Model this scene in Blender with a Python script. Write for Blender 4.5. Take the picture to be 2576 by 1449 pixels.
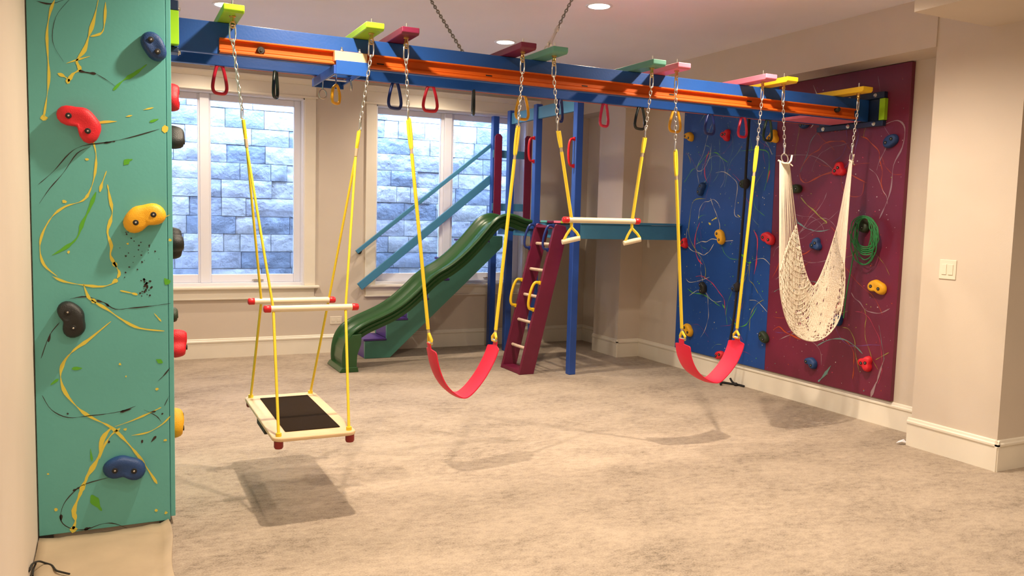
import bpy, math, random
from mathutils import Vector, Matrix

random.seed(7)
for o in list(bpy.data.objects):
    bpy.data.objects.remove(o, do_unlink=True)
SC = bpy.context.scene
COL = SC.collection
PI = math.pi

# ------------------------------------------------------------------ camera
W, H, F = 2576.0, 1449.0, 2060.0
YAW, PIT, ROL = 0.45218, -0.08629, 0.02568
CAM = Vector((0, 0, 1.5))
fw = Vector((math.sin(YAW) * math.cos(PIT), math.cos(YAW) * math.cos(PIT), math.sin(PIT)))
rt = Vector((math.cos(YAW), -math.sin(YAW), 0))
up = rt.cross(fw)
R_ = rt * math.cos(ROL) + up * math.sin(ROL)
U_ = -rt * math.sin(ROL) + up * math.cos(ROL)
cd = bpy.data.cameras.new('camera')
cam = bpy.data.objects.new('camera', cd)
COL.objects.link(cam)
mw = Matrix((R_, U_, -fw)).transposed().to_4x4()
mw.translation = CAM
cam.matrix_world = mw
cd.sensor_width = 36.0
cd.lens = F * 36.0 / W
cd.clip_start = 0.05
SC.camera = cam

# ------------------------------------------------------------------ colour management, sky
SC.view_settings.view_transform = 'Standard'
SC.view_settings.look = 'None'
SC.view_settings.gamma = 1.0
SC.view_settings.use_curve_mapping = False
SC.view_settings.exposure = 0.42
wd = bpy.data.worlds.new('sky')
SC.world = wd
wd.use_nodes = True
bg = wd.node_tree.nodes['Background']
bg.inputs[0].default_value = (0.42, 0.60, 1.0, 1)
bg.inputs[1].default_value = 44.0

LAMP_COL = (1.0, 0.815, 0.62)
LAMP_W = 105.0
ZC = 3.03      # ceiling height
ZS = 2.75      # underside of the dropped soffit

# pixel of the photograph -> point on a vertical or level plane of the room
def ray(x, y):
    return R_ * ((x - W / 2) / F) + U_ * (-(y - H / 2) / F) + fw
def on_y(x, y, Y):
    d = ray(x, y); return CAM + d * (Y / d.y)
def on_x(x, y, X):
    d = ray(x, y); return CAM + d * (X / d.x)
def on_z(x, y, Z=0.0):
    d = ray(x, y); return CAM + d * ((Z - CAM.z) / d.z)

# ------------------------------------------------------------------ materials
def mat(name, col, rough=0.5, metal=0.0, var=0.0, vscale=6.0, bump=0.0, bscale=60.0, spec=0.5, col2=None, coat=0.0, bdist=0.01):
    m = bpy.data.materials.new(name)
    m.use_nodes = True
    nt = m.node_tree
    b = nt.nodes['Principled BSDF']
    b.inputs['Roughness'].default_value = rough
    b.inputs['Metallic'].default_value = metal
    b.inputs['Specular IOR Level'].default_value = spec
    if coat:
        b.inputs['Coat Weight'].default_value = coat
        b.inputs['Coat Roughness'].default_value = 0.15
    tc = nt.nodes.new('ShaderNodeTexCoord')
    if var or col2:
        n = nt.nodes.new('ShaderNodeTexNoise')
        n.inputs['Scale'].default_value = vscale
        n.inputs['Detail'].default_value = 5
        nt.links.new(tc.outputs['Object'], n.inputs['Vector'])
        r = nt.nodes.new('ShaderNodeValToRGB')
        r.color_ramp.elements[0].position = 0.3
        r.color_ramp.elements[1].position = 0.7
        c2 = col2 if col2 else tuple(min(1, c * (1 + var)) for c in col)
        c1 = col if col2 else tuple(c * (1 - var) for c in col)
        r.color_ramp.elements[0].color = (*c1, 1)
        r.color_ramp.elements[1].color = (*c2, 1)
        nt.links.new(n.outputs['Fac'], r.inputs['Fac'])
        nt.links.new(r.outputs['Color'], b.inputs['Base Color'])
    else:
        b.inputs['Base Color'].default_value = (*col, 1)
    if bump:
        n2 = nt.nodes.new('ShaderNodeTexNoise')
        n2.inputs['Scale'].default_value = bscale
        n2.inputs['Detail'].default_value = 4
        nt.links.new(tc.outputs['Object'], n2.inputs['Vector'])
        bp = nt.nodes.new('ShaderNodeBump')
        bp.inputs['Strength'].default_value = bump
        bp.inputs['Distance'].default_value = bdist
        nt.links.new(n2.outputs['Fac'], bp.inputs['Height'])
        nt.links.new(bp.outputs['Normal'], b.inputs['Normal'])
    return m

M = {}
M['wall'] = mat('wall_paint', (0.66, 0.58, 0.49), 0.75, var=0.03, vscale=2, bump=0.05, bscale=180)
M['ceiling'] = mat('ceiling_paint', (0.82, 0.80, 0.86), 0.85, var=0.02, vscale=2)
M['trim'] = mat('trim_paint', (0.84, 0.79, 0.68), 0.35, var=0.02)
M['sash'] = mat('window_white', (0.82, 0.84, 0.93), 0.35)
M['blue'] = mat('blue_paint', (0.012, 0.085, 0.36), 0.38, var=0.10, vscale=4, bump=0.05, bscale=80)
M['navy'] = mat('navy_paint', (0.010, 0.025, 0.075), 0.4, var=0.1)
M['post'] = mat('post_blue_paint', (0.018, 0.075, 0.36), 0.4, var=0.08, vscale=4)
M['orange'] = mat('orange_paint', (0.58, 0.105, 0.006), 0.6, spec=0.3, var=0.05)
M['lime'] = mat('lime_paint', (0.33, 0.62, 0.015), 0.4, var=0.05)
M['maroon'] = mat('maroon_paint', (0.165, 0.012, 0.045), 0.4, var=0.08, bump=0.04)
M['plum'] = mat('plum_paint', (0.15, 0.012, 0.04), 0.42, var=0.2, vscale=2.0, bump=0.05)
M['tealplank'] = mat('teal_plank_paint', (0.12, 0.36, 0.28), 0.4, var=0.05)
M['teal'] = mat('teal_paint', (0.115, 0.42, 0.40), 0.45, var=0.05, vscale=2, bump=0.04)
M['tealdark'] = mat('stair_green_paint', (0.085, 0.32, 0.26), 0.4, var=0.06)
M['pink'] = mat('pink_paint', (0.80, 0.19, 0.28), 0.4, var=0.05)
M['yellow'] = mat('yellow_paint', (0.86, 0.56, 0.012), 0.4, var=0.04)
M['sky'] = mat('light_blue_paint', (0.06, 0.24, 0.42), 0.4, var=0.05)
M['purple'] = mat('purple_paint', (0.075, 0.035, 0.27), 0.4, var=0.06)
M['bluepanel'] = mat('climbing_blue_paint', (0.009, 0.062, 0.29), 0.42, var=0.15, vscale=2.5, bump=0.05)
M['wood'] = mat('pale_wood', (0.72, 0.52, 0.30), 0.45, var=0.08, vscale=9)
M['bar'] = mat('cream_bar', (0.80, 0.70, 0.52), 0.35, var=0.03)
M['rung'] = mat('rung_wood', (0.72, 0.55, 0.43), 0.45, var=0.08, vscale=20)
M['red'] = mat('red_plastic', (0.62, 0.012, 0.02), 0.35)
M['rubber'] = mat('black_rubber', (0.02, 0.018, 0.015), 0.7, bump=0.2, bscale=200)
M['feet'] = mat('dark_red_rubber', (0.25, 0.015, 0.012), 0.5)
M['matt'] = mat('grip_mat', (0.022, 0.013, 0.007), 0.95, bump=0.3, bscale=220, spec=0.08)
M['steel'] = mat('zinc_steel', (0.72, 0.70, 0.66), 0.28, metal=1.0)
M['dullsteel'] = mat('galvanised_steel', (0.30, 0.29, 0.27), 0.45, metal=0.85)
M['brass'] = mat('brass_zinc', (0.70, 0.52, 0.22), 0.3, metal=1.0)
M['rope'] = mat('yellow_rope', (0.84, 0.62, 0.03), 0.5, bump=0.2, bscale=150)
M['tape'] = mat('grey_tape', (0.42, 0.33, 0.22), 0.5)
M['belt'] = mat('red_belt', (0.70, 0.005, 0.042), 0.58)
M['slide'] = mat('green_slide', (0.018, 0.080, 0.022), 0.3, var=0.08, vscale=3, bump=0.03)
M['h_red'] = mat('hold_red', (0.66, 0.012, 0.025), 0.5, bump=0.25, bscale=250)
M['h_yellow'] = mat('hold_yellow', (0.82, 0.42, 0.012), 0.5, bump=0.25, bscale=250)
M['h_blue'] = mat('hold_blue', (0.010, 0.048, 0.17), 0.5, bump=0.25, bscale=250)
M['h_black'] = mat('hold_black', (0.012, 0.014, 0.014), 0.5, bump=0.25, bscale=250)
M['h_green'] = mat('hold_green', (0.022, 0.04, 0.018), 0.5, bump=0.25, bscale=250)
M['recess'] = mat('bolt_recess', (0.01, 0.01, 0.01), 0.7)
M['r_red'] = mat('ring_red', (0.66, 0.015, 0.04), 0.25)
M['r_black'] = mat('ring_black', (0.018, 0.026, 0.022), 0.25)
M['r_blue'] = mat('ring_blue', (0.014, 0.035, 0.20), 0.25)
M['r_yellow'] = mat('ring_yellow', (0.84, 0.42, 0.015), 0.25)
M['r_pink'] = mat('ring_pink', (0.72, 0.03, 0.09), 0.25)
M['r_green'] = mat('ring_green', (0.015, 0.05, 0.03), 0.25)
M['cord'] = mat('cotton_cord', (0.80, 0.71, 0.58), 0.85, var=0.06, vscale=30)
M['net'] = mat('cotton_net', (0.60, 0.50, 0.38), 0.9, vscale=95, col2=(0.82, 0.73, 0.60), bump=0.9, bscale=110)
M['blackrope'] = mat('black_rope', (0.012, 0.011, 0.013), 0.8, bump=0.4, bscale=200)
M['greenrope'] = mat('green_rope', (0.02, 0.20, 0.055), 0.6, bump=0.3, bscale=200)
M['plate'] = mat('switch_plate', (0.80, 0.73, 0.60), 0.35)
M['sheet'] = mat('drop_cloth', (0.43, 0.335, 0.225), 0.7, var=0.08, vscale=5, bump=0.1, bscale=20)
M['p_yellow'] = mat('paint_yellow', (0.70, 0.60, 0.08), 0.4)
M['p_green'] = mat('paint_green', (0.10, 0.42, 0.03), 0.4)
M['p_black'] = mat('paint_black', (0.03, 0.018, 0.016), 0.4)
M['p_pink'] = mat('paint_pink', (0.60, 0.05, 0.11), 0.4)
M['p_white'] = mat('paint_white', (0.55, 0.50, 0.45), 0.4)
M['p_purple'] = mat('paint_purple', (0.16, 0.06, 0.24), 0.4)
M['p_orange'] = mat('paint_orange', (0.45, 0.06, 0.012), 0.4)
M['p_teal'] = mat('paint_teal', (0.14, 0.27, 0.25), 0.4)
M['p_olive'] = mat('paint_olive', (0.30, 0.30, 0.05), 0.4)
M['p_grey'] = mat('paint_lilac', (0.30, 0.20, 0.22), 0.4)

def carpet():
    m = bpy.data.materials.new('carpet')
    m.use_nodes = True
    nt = m.node_tree; L = nt.links
    b = nt.nodes['Principled BSDF']
    b.inputs['Roughness'].default_value = 0.95
    b.inputs['Specular IOR Level'].default_value = 0.1
    b.inputs['Sheen Weight'].default_value = 0.15
    tc = nt.nodes.new('ShaderNodeTexCoord')
    mp = nt.nodes.new('ShaderNodeMapping')
    mp.inputs['Rotation'].default_value = (0, 0, 0.45)
    mp.inputs['Scale'].default_value = (1.0, 1.7, 1)
    L.new(tc.outputs['Object'], mp.inputs['Vector'])
    def noise(sc, det, vec, rough=0.6):
        n = nt.nodes.new('ShaderNodeTexNoise')
        n.inputs['Scale'].default_value = sc
        n.inputs['Detail'].default_value = det
        n.inputs['Roughness'].default_value = rough
        L.new(vec, n.inputs['Vector'])
        return n.outputs['Fac']
    big = noise(1.6, 5, mp.outputs[0], 0.65)
    mid = noise(16, 7, mp.outputs[0], 0.75)
    fine = noise(120, 3, tc.outputs['Object'])
    def mth(op, a, bb):
        n = nt.nodes.new('ShaderNodeMath'); n.operation = op
        for i, v in enumerate((a, bb)):
            if isinstance(v, (int, float)): n.inputs[i].default_value = v
            else: L.new(v, n.inputs[i])
        return n.outputs[0]
    s = mth('ADD', mth('ADD', mth('MULTIPLY', big, 0.35), mth('MULTIPLY', mid, 0.45)), mth('MULTIPLY', fine, 0.30))
    r = nt.nodes.new('ShaderNodeValToRGB')
    e = r.color_ramp.elements
    e[0].position = 0.42; e[0].color = (0.18, 0.143, 0.107, 1)
    e[1].position = 0.62; e[1].color = (0.46, 0.378, 0.293, 1)
    k = e.new(0.51); k.color = (0.345, 0.28, 0.215, 1)
    L.new(s, r.inputs['Fac'])
    L.new(r.outputs['Color'], b.inputs['Base Color'])
    bp = nt.nodes.new('ShaderNodeBump')
    bp.inputs['Strength'].default_value = 0.6
    bp.inputs['Distance'].default_value = 0.006
    L.new(mth('ADD', fine, mth('MULTIPLY', mid, 0.8)), bp.inputs['Height'])
    L.new(bp.outputs['Normal'], b.inputs['Normal'])
    return m
M['carpet'] = carpet()

def glass():
    m = bpy.data.materials.new('window_glass')
    m.use_nodes = True
    nt = m.node_tree
    nt.nodes.remove(nt.nodes['Principled BSDF'])
    out = nt.nodes['Material Output']
    t = nt.nodes.new('ShaderNodeBsdfTransparent')
    t.inputs[0].default_value = (0.93, 0.97, 1.0, 1)
    g = nt.nodes.new('ShaderNodeBsdfGlossy')
    g.inputs['Roughness'].default_value = 0.02
    fr = nt.nodes.new('ShaderNodeFresnel')
    fr.inputs[0].default_value = 1.3
    mx = nt.nodes.new('ShaderNodeMixShader')
    nt.links.new(fr.outputs[0], mx.inputs[0])
    nt.links.new(t.outputs[0], mx.inputs[1])
    nt.links.new(g.outputs[0], mx.inputs[2])
    nt.links.new(mx.outputs[0], out.inputs[0])
    return m
M['glass'] = glass()

def emit(name, col, s):
    m = bpy.data.materials.new(name)
    m.use_nodes = True
    b = m.node_tree.nodes['Principled BSDF']
    b.inputs['Emission Color'].default_value = (*col, 1)
    b.inputs['Emission Strength'].default_value = s
    return m
M['lamp'] = emit('lamp_lens', (1.0, 0.86, 0.68), 9.0)
STONES = []
for i, c in enumerate([(0.215, 0.21, 0.22), (0.165, 0.172, 0.19), (0.27, 0.258, 0.25), (0.12, 0.135, 0.158), (0.24, 0.232, 0.22)]):
    STONES.append(mat('well_stone_%d' % i, c, 0.5, var=0.25, vscale=5, bump=1.0, bscale=9, bdist=0.035))
M['mortar'] = mat('well_joint', (0.31, 0.31, 0.31), 0.7)

# ------------------------------------------------------------------ mesh helpers
def tag(o, label=None, cat=None, group=None, kind=None):
    if label: o['label'] = label
    if cat: o['category'] = cat
    if group: o['group'] = group
    if kind: o['kind'] = kind
    return o

def thing(name, loc, label, cat, group=None):
    o = bpy.data.objects.new(name, None)
    o.empty_display_size = 0.1
    o.location = loc
    COL.objects.link(o)
    return tag(o, label, cat, group, 'thing')

def wloc(p):
    v = Vector((0, 0, 0))
    while p is not None:
        v = v + p.location
        p = p.parent
    return v

class MB:
    def __init__(s):
        s.v = []; s.f = []; s.sm = []; s.mi = []
    def add(s, vs, fs, smooth=False, mi=0):
        n = len(s.v)
        s.v += [tuple(v) for v in vs]
        s.f += [tuple(i + n for i in f) for f in fs]
        s.sm += [smooth] * len(fs)
        s.mi += [mi] * len(fs)
        return s
    def box(s, x0, x1, y0, y1, z0, z1, mi=0):
        vs = [(x, y, z) for x in (x0, x1) for y in (y0, y1) for z in (z0, z1)]
        return s.add(vs, [(0, 1, 3, 2), (4, 6, 7, 5), (0, 4, 5, 1), (2, 3, 7, 6), (0, 2, 6, 4), (1, 5, 7, 3)], mi=mi)
    def bar(s, a, b, w, h, side=(0, 1, 0), mi=0):
        # box from a to b, width w along side, height h along the third axis
        a = Vector(a); b = Vector(b)
        d = (b - a).normalized()
        sd = Vector(side); sd = (sd - d * sd.dot(d)).normalized()
        u = d.cross(sd)
        vs = []
        for p in (a, b):
            for i in (-1, 1):
                for j in (-1, 1):
                    vs.append(p + sd * (w / 2 * i) + u * (h / 2 * j))
        return s.add(vs, [(0, 1, 3, 2), (4, 6, 7, 5), (0, 4, 5, 1), (2, 3, 7, 6), (0, 2, 6, 4), (1, 5, 7, 3)], mi=mi)
    def prism(s, poly, axis, a, b, mi=0):
        # polygon (p,q) extruded along axis from a to b; for axis 'y' poly=(x,z), 'x' poly=(y,z), 'z' poly=(x,y)
        n = len(poly)
        def P(p, q, t):
            return {'y': (p, t, q), 'x': (t, p, q), 'z': (p, q, t)}[axis]
        vs = [P(p, q, a) for p, q in poly] + [P(p, q, b) for p, q in poly]
        fs = [tuple(range(n)), tuple(range(2 * n - 1, n - 1, -1))]
        fs += [(i, i + n, (i + 1) % n + n, (i + 1) % n) for i in range(n)]
        return s.add(vs, fs, mi=mi)
    def tube(s, pts, r, n=8, closed=False, cap=True, mi=0, rs=None, flat=None):
        pts = [Vector(p) for p in pts]
        m = len(pts)
        vs = []; fs = []
        ref = None
        for i in range(m):
            if closed:
                t = (pts[(i + 1) % m] - pts[i - 1])
            else:
                t = pts[min(i + 1, m - 1)] - pts[max(i - 1, 0)]
            t = t.normalized() if t.length > 1e-9 else Vector((0, 0, 1))
            if ref is None:
                ref = Vector((0, 0, 1)) if abs(t.z) < 0.9 else Vector((1, 0, 0))
            x = ref - t * ref.dot(t)
            if x.length < 1e-6:
                x = t.orthogonal()
            x.normalize(); ref = x
            y = t.cross(x)
            rr = rs[i] if rs else r
            for k in range(n):
                a = 2 * PI * k / n
                vs.append(pts[i] + x * (rr * math.cos(a)) + y * (rr * math.sin(a)))
        e = m if closed else m - 1
        for i in range(e):
            j = (i + 1) % m
            for k in range(n):
                l = (k + 1) % n
                fs.append((i * n + k, i * n + l, j * n + l, j * n + k))
        if cap and not closed:
            fs.append(tuple(range(n - 1, -1, -1)))
            fs.append(tuple(range((m - 1) * n, m * n)))
        return s.add(vs, fs, True, mi)
    def lathe(s, c, axis, prof, n=16, mi=0):
        # prof: list of (radius, distance along axis) from c
        ax = Vector(axis).normalized(); x = ax.orthogonal().normalized(); y = ax.cross(x); c = Vector(c)
        vs = []; fs = []
        for r, d in prof:
            for k in range(n):
                a = 2 * PI * k / n
                vs.append(c + ax * d + x * (r * math.cos(a)) + y * (r * math.sin(a)))
        for i in range(len(prof) - 1):
            for k in range(n):
                l = (k + 1) % n
                fs.append((i * n + k, i * n + l, (i + 1) * n + l, (i + 1) * n + k))
        fs.append(tuple(range(n - 1, -1, -1)))
        fs.append(tuple(range((len(prof) - 1) * n, len(prof) * n)))
        return s.add(vs, fs, True, mi)
    def mesh(s, name, mats, off=Vector((0, 0, 0))):
        me = bpy.data.meshes.new(name)
        me.from_pydata([tuple(Vector(v) - off) for v in s.v], [], s.f)
        me.polygons.foreach_set('use_smooth', s.sm)
        me.polygons.foreach_set('material_index', s.mi)
        for m in (mats if isinstance(mats, (list, tuple)) else [mats]):
            me.materials.append(m)
        me.update()
        return me
    def build(s, name, mats, parent=None, loc=None, bevel=0.0, auto=True):
        if parent is not None:
            off = wloc(parent); lo = Vector((0, 0, 0))
        else:
            off = Vector(loc) if loc is not None else Vector((0, 0, 0)); lo = off
        o = bpy.data.objects.new(name, s.mesh(name, mats, off))
        o.location = lo
        COL.objects.link(o)
        if parent is not None: o.parent = parent
        if bevel:
            b = o.modifiers.new('bevel', 'BEVEL')
            b.width = bevel; b.segments = 2; b.limit_method = 'ANGLE'; b.angle_limit = 0.6
        if any(s.sm):
            me = o.data
            if hasattr(me, 'set_sharp_from_angle'):
                me.set_sharp_from_angle(angle=0.9)
        return o

def inst(me, name, mtx, parent=None):
    # a copy that shares mesh data, placed by a world matrix
    o = bpy.data.objects.new(name, me)
    COL.objects.link(o)
    if parent is not None:
        o.parent = parent
        m = mtx.copy(); m.translation = m.translation - wloc(parent)
        o.matrix_basis = m
    else:
        o.matrix_basis = mtx
    return o

def struct(mb, name, m, parent=None, bevel=0.0):
    o = mb.build(name, m, parent, bevel=bevel)
    if parent is None: o['kind'] = 'structure'
    return o

def basis(xa, ya, za, loc):
    m = Matrix((Vector(xa), Vector(ya), Vector(za))).transposed().to_4x4()
    m.translation = loc
    return m

def smooth_path(pts, n=6):
    P = [Vector(p) for p in pts]
    out = []
    for i in range(len(P) - 1):
        p0 = P[max(i - 1, 0)]; p1 = P[i]; p2 = P[i + 1]; p3 = P[min(i + 2, len(P) - 1)]
        for k in range(n):
            t = k / n
            out.append(0.5 * ((2 * p1) + (p2 - p0) * t + (2 * p0 - 5 * p1 + 4 * p2 - p3) * t * t + (3 * p1 - p0 - 3 * p2 + p3) * t ** 3))
    out.append(P[-1])
    return out

# ================================================================== ROOM
XL, XR, YB, YF, XE = -0.33, 5.215, 8.70, -2.6, 7.6
struct(MB().box(-0.6, XE + .2, YF - .2, YB + .25, -0.2, 0.0), 'floor', M['carpet'])
struct(MB().box(-0.6, XE + .2, YF - .2, YB + .25, ZC, ZC + .15), 'ceiling', M['ceiling'])
W1 = (-0.13, 1.79); W2 = (2.547, 4.37); WZ = (0.70, 2.672)
wb = MB()
wb.box(-.6, 5.6, YB, YB + .22, 0, WZ[0]).box(-.6, 5.6, YB, YB + .22, WZ[1], ZC)
wb.box(-.6, W1[0], YB, YB + .22, WZ[0], WZ[1]).box(W1[1], W2[0], YB, YB + .22, WZ[0], WZ[1]).box(W2[1], 5.6, YB, YB + .22, WZ[0], WZ[1])
struct(wb, 'wall_back', M['wall'])
struct(MB().box(XL - .25, XL, YF, YB, 0, ZC), 'wall_left', M['wall'])
struct(MB().box(XL, 0.215, 4.126, 5.3, 0, ZC), 'wall_pier', M['wall'])
struct(MB().box(XR, XR + .25, 3.15, YB, 0, ZC), 'wall_right', M['wall'])
struct(MB().box(4.935, XR, 7.485, 7.99, 0, ZC), 'wall_pilaster', M['wall'])
struct(MB().box(4.915, XE, 3.165, 3.775, 0, ZC), 'wall_column', M['wall'])
struct(MB().box(4.905, XR, 3.775, 7.485, 2.695, ZC), 'wall_header', M['wall'])
struct(MB().box(4.97, XR, 7.99, YB, 2.72, ZC), 'wall_nook_header', M['wall'])
struct(MB().box(4.21, XE, YF, 3.40, ZS, ZC), 'ceiling_soffit', M['wall'])
struct(MB().box(XE, XE + .2, YF, 3.2, 0, ZC), 'wall_east', M['wall'])
struct(MB().box(-.6, XE + .2, YF - .2, YF, 0, ZC), 'wall_front', M['wall'])

def baseboard(name, a, b, n, ext=(0, 0)):
    # a,b on the wall face, n points into the room
    a = Vector((*a, 0)); b = Vector((*b, 0)); n = Vector((*n, 0)); d = (b - a).normalized()
    a = a - d * ext[0]; b = b + d * ext[1]
    prof = [(0, 0), (.014, 0), (.014, .150), (.017, .153), (.021, .160), (.021, .172), (.014, .180), (.011, .192), (.006, .197), (0, .197)]
    vs = [p + n * q + Vector((0, 0, z)) for p in (a, b) for q, z in prof]
    k = len(prof)
    fs = [tuple(range(k)), tuple(range(2 * k - 1, k - 1, -1))] + [(i, i + k, (i + 1) % k + k, (i + 1) % k) for i in range(k)]
    mb = MB().add(vs, fs)
    return struct(mb, name, M['trim'])
baseboard('baseboard_back', (XL, YB), (XR, YB), (0, -1))
baseboard('baseboard_right', (XR, 7.485), (XR, 3.775), (-1, 0))
baseboard('baseboard_pilaster', (4.935, 7.485), (XR, 7.485), (0, -1), (.021, 0))
baseboard('baseboard_pilaster', (4.935, 7.99), (4.935, 7.485), (-1, 0), (0, .021))
baseboard('baseboard_nook', (XR, YB), (XR, 7.99), (-1, 0))
baseboard('baseboard_column', (4.915, 3.775), (4.915, 3.165), (-1, 0), (.021, .021))
baseboard('baseboard_column', (4.915, 3.165), (XE, 3.165), (0, -1), (.021, 0))
baseboard('baseboard_alcove', (XR, 3.775), (4.915, 3.775), (0, 1))

# ------------------------------------------------------------------ windows
def window(n, x0, x1, m0, m1, g0, g1):
    z0, z1 = 0.727, WZ[1]
    gz0, gz1 = 0.84, 2.588
    y = YB
    fr = MB()
    # jamb liner of the opening
    fr.box(x0, x0 + .02, y - .005, y + .2, z0, z1).box(x1 - .02, x1, y - .005, y + .2, z0, z1)
    fr.box(x0, x1, y - .005, y + .2, z1 - .02, z1).box(x0, x1, y + .04, y + .2, z0 - .03, z0 + .03)
    root = fr.build('window_%d' % n, M['sash'], loc=(x0, y, z0), bevel=.003)
    root['kind'] = 'structure'
    # sashes
    for a, b, ga, gb in ((x0 + .02, (m0 + m1) / 2, g0, m0), ((m0 + m1) / 2, x1 - .02, m1, g1)):
        s = MB()
        ys, ye = y + .12, y + .17
        s.box(a, ga, ys, ye, z0 + .03, z1 - .02).box(gb, b, ys, ye, z0 + .03, z1 - .02)
        s.box(ga, gb, ys, ye, z0 + .03, gz0).box(ga, gb, ys, ye, gz1, z1 - .02)
        so = s.build('sash', M['sash'], root, bevel=.006)
        MB().box(ga - .005, gb + .005, y + .143, y + .147, gz0 - .005, gz1 + .005).build('pane', M['glass'], so)
    MB().box((m0 + m1) / 2 - .045, (m0 + m1) / 2 + .045, y + .085, y + .125, z0 + .03, z1 - .02).build('mullion', M['sash'], root, bevel=.006)
    # casing, head, stool, apron
    MB().box(x0 - .11, x0 + .004, y - .022, y, z0, z1).build('casing', M['trim'], root, bevel=.004)
    MB().box(x1 - .004, x1 + .11, y - .022, y, z0, z1).build('casing', M['trim'], root, bevel=.004)
    hd = MB().box(x0 - .11, x1 + .11, y - .025, y, z1, z1 + .13)
    hd.box(x0 - .125, x1 + .125, y - .04, y, z1 - .004, z1 + .016)
    hd.prism([(y, z1 + .13), (y - .03, z1 + .13), (y - .04, z1 + .145), (y - .06, z1 + .165), (y - .07, z1 + .17), (y - .07, z1 + .185), (y, z1 + .185)], 'x', x0 - .14, x1 + .14)
    hd.build('head_casing', M['trim'], root, bevel=.002)
    MB().box(x0 - .15, x1 + .15, y - .06, y + .13, z0 - .028, z0).build('sill', M['trim'], root, bevel=.008)
    ap = MB().box(x0 - .10, x1 + .10, y - .02, y, z0 - .12, z0 - .028)
    ap.box(x0 - .11, x1 + .11, y - .034, y, z0 - .132, z0 - .116)
    ap.build('apron', M['trim'], root, bevel=.004)
    # crank
    cx = m1 + .46
    MB().box(cx - .05, cx + .05, y + .10, y + .125, z0 + .045, z0 + .06).tube([(cx, y + .10, z0 + .055), (cx - .03, y + .085, z0 + .06), (cx - .07, y + .085, z0 + .052)], .005, 6).build('crank', M['steel'], root)
    return root
window(1, W1[0], W1[1], .754, .879, -.05, 1.702)
window(2, W2[0], W2[1], 3.34, 3.496, 2.60, 4.28)

# window well with separate stone blocks
YW = 9.75
well = MB()
well.box(-1.0, 5.8, YW + .02, YW + .15, 0.2, 3.6).box(-1.1, -1.0, YB + .22, YW + .15, 0.2, 3.6).box(5.8, 5.9, YB + .22, YW + .15, 0.2, 3.6)
well.box(-1.1, 5.9, YB + .22, YW + .15, 0.15, 0.45)
wello = well.build('wall_window_well', M['mortar'], loc=(2.4, YW, .2))
wello['kind'] = 'structure'
rnd = random.Random(3)
nb = 0
z = 0.45
while z < 3.25:
    hgt = rnd.choice([.19, .20, .21])
    x = -0.95 + rnd.uniform(-.2, 0)
    while x < 5.7:
        wdt = rnd.choice([.18, .26, .34, .42, .55, .70])
        xa, xb = max(x, -.98) + .0025, min(x + wdt, 5.78) - .0025
        x += wdt
        if xb - xa < .05: continue
        if xb < -.3 or xa > 4.9: continue
        nu, nv = 4, 3
        rough = rnd.choice([.002, .004, .008, .014])
        base = rnd.uniform(.008, .026)
        vs = []; fs = []
        for j in range(nv + 1):
            for i in range(nu + 1):
                edge = i in (0, nu) or j in (0, nv)
                d = base + (0 if edge else rnd.uniform(0, rough * 1.6) + .004)
                vs.append((xa + (xb - xa) * i / nu, YW - d, z + .0025 + (hgt - .005) * j / nv))
        for j in range(nv):
            for i in range(nu):
                a = j * (nu + 1) + i
                fs.append((a, a + 1, a + nu + 2, a + nu + 1))
        k = len(vs)
        ring = [i for i in range(nu + 1)] + [j * (nu + 1) + nu for j in range(1, nv + 1)] + [nv * (nu + 1) + i for i in range(nu - 1, -1, -1)] + [j * (nu + 1) for j in range(nv - 1, 0, -1)]
        for r_ in ring: vs.append((vs[r_][0], YW + .02, vs[r_][2]))
        m_ = len(ring)
        for q in range(m_): fs.append((ring[q], k + q, k + (q + 1) % m_, ring[(q + 1) % m_]))
        MB().add(vs, fs, True).build('stone', rnd.choice(STONES), wello)
        nb += 1
    z += hgt
# ------------------------------------------------------------------ recessed downlights
def downlight(x, y, z, label, W_=LAMP_W):
    t = thing('recessed_light', (x, y, z), label, 'ceiling light', 'recessed lights in the ceiling')
    MB().lathe((x, y, z + .002), (0, 0, -1), [(.098, 0), (.098, .004), (.092, .009), (.078, .007), (.074, 0)], 28).build('trim_ring', M['sash'], t)
    MB().lathe((x, y, z - .0015), (0, 0, -1), [(.074, 0), (.074, .003), (.05, .006), (.001, .007)], 28).build('lens', M['lamp'], t)
    ld = bpy.data.lights.new('downlight', 'SPOT')
    ld.energy = W_; ld.color = LAMP_COL
    ld.spot_size = math.radians(150); ld.spot_blend = 1.0
    ld.shadow_soft_size = .035
    lo = bpy.data.objects.new('downlight', ld)
    lo.location = (x, y, z - .03)
    COL.objects.link(lo)
for x, y, lab in ((.77, 6.62, 'recessed ceiling light above the left green plank of the beam'),
                  (3.11, 6.66, 'recessed ceiling light farthest back, just left of the second maroon plank'),
                  (3.16, 5.19, 'recessed ceiling light at the top of the photo, right of both ceiling chains')):
    downlight(x, y, ZC, lab)
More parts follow.
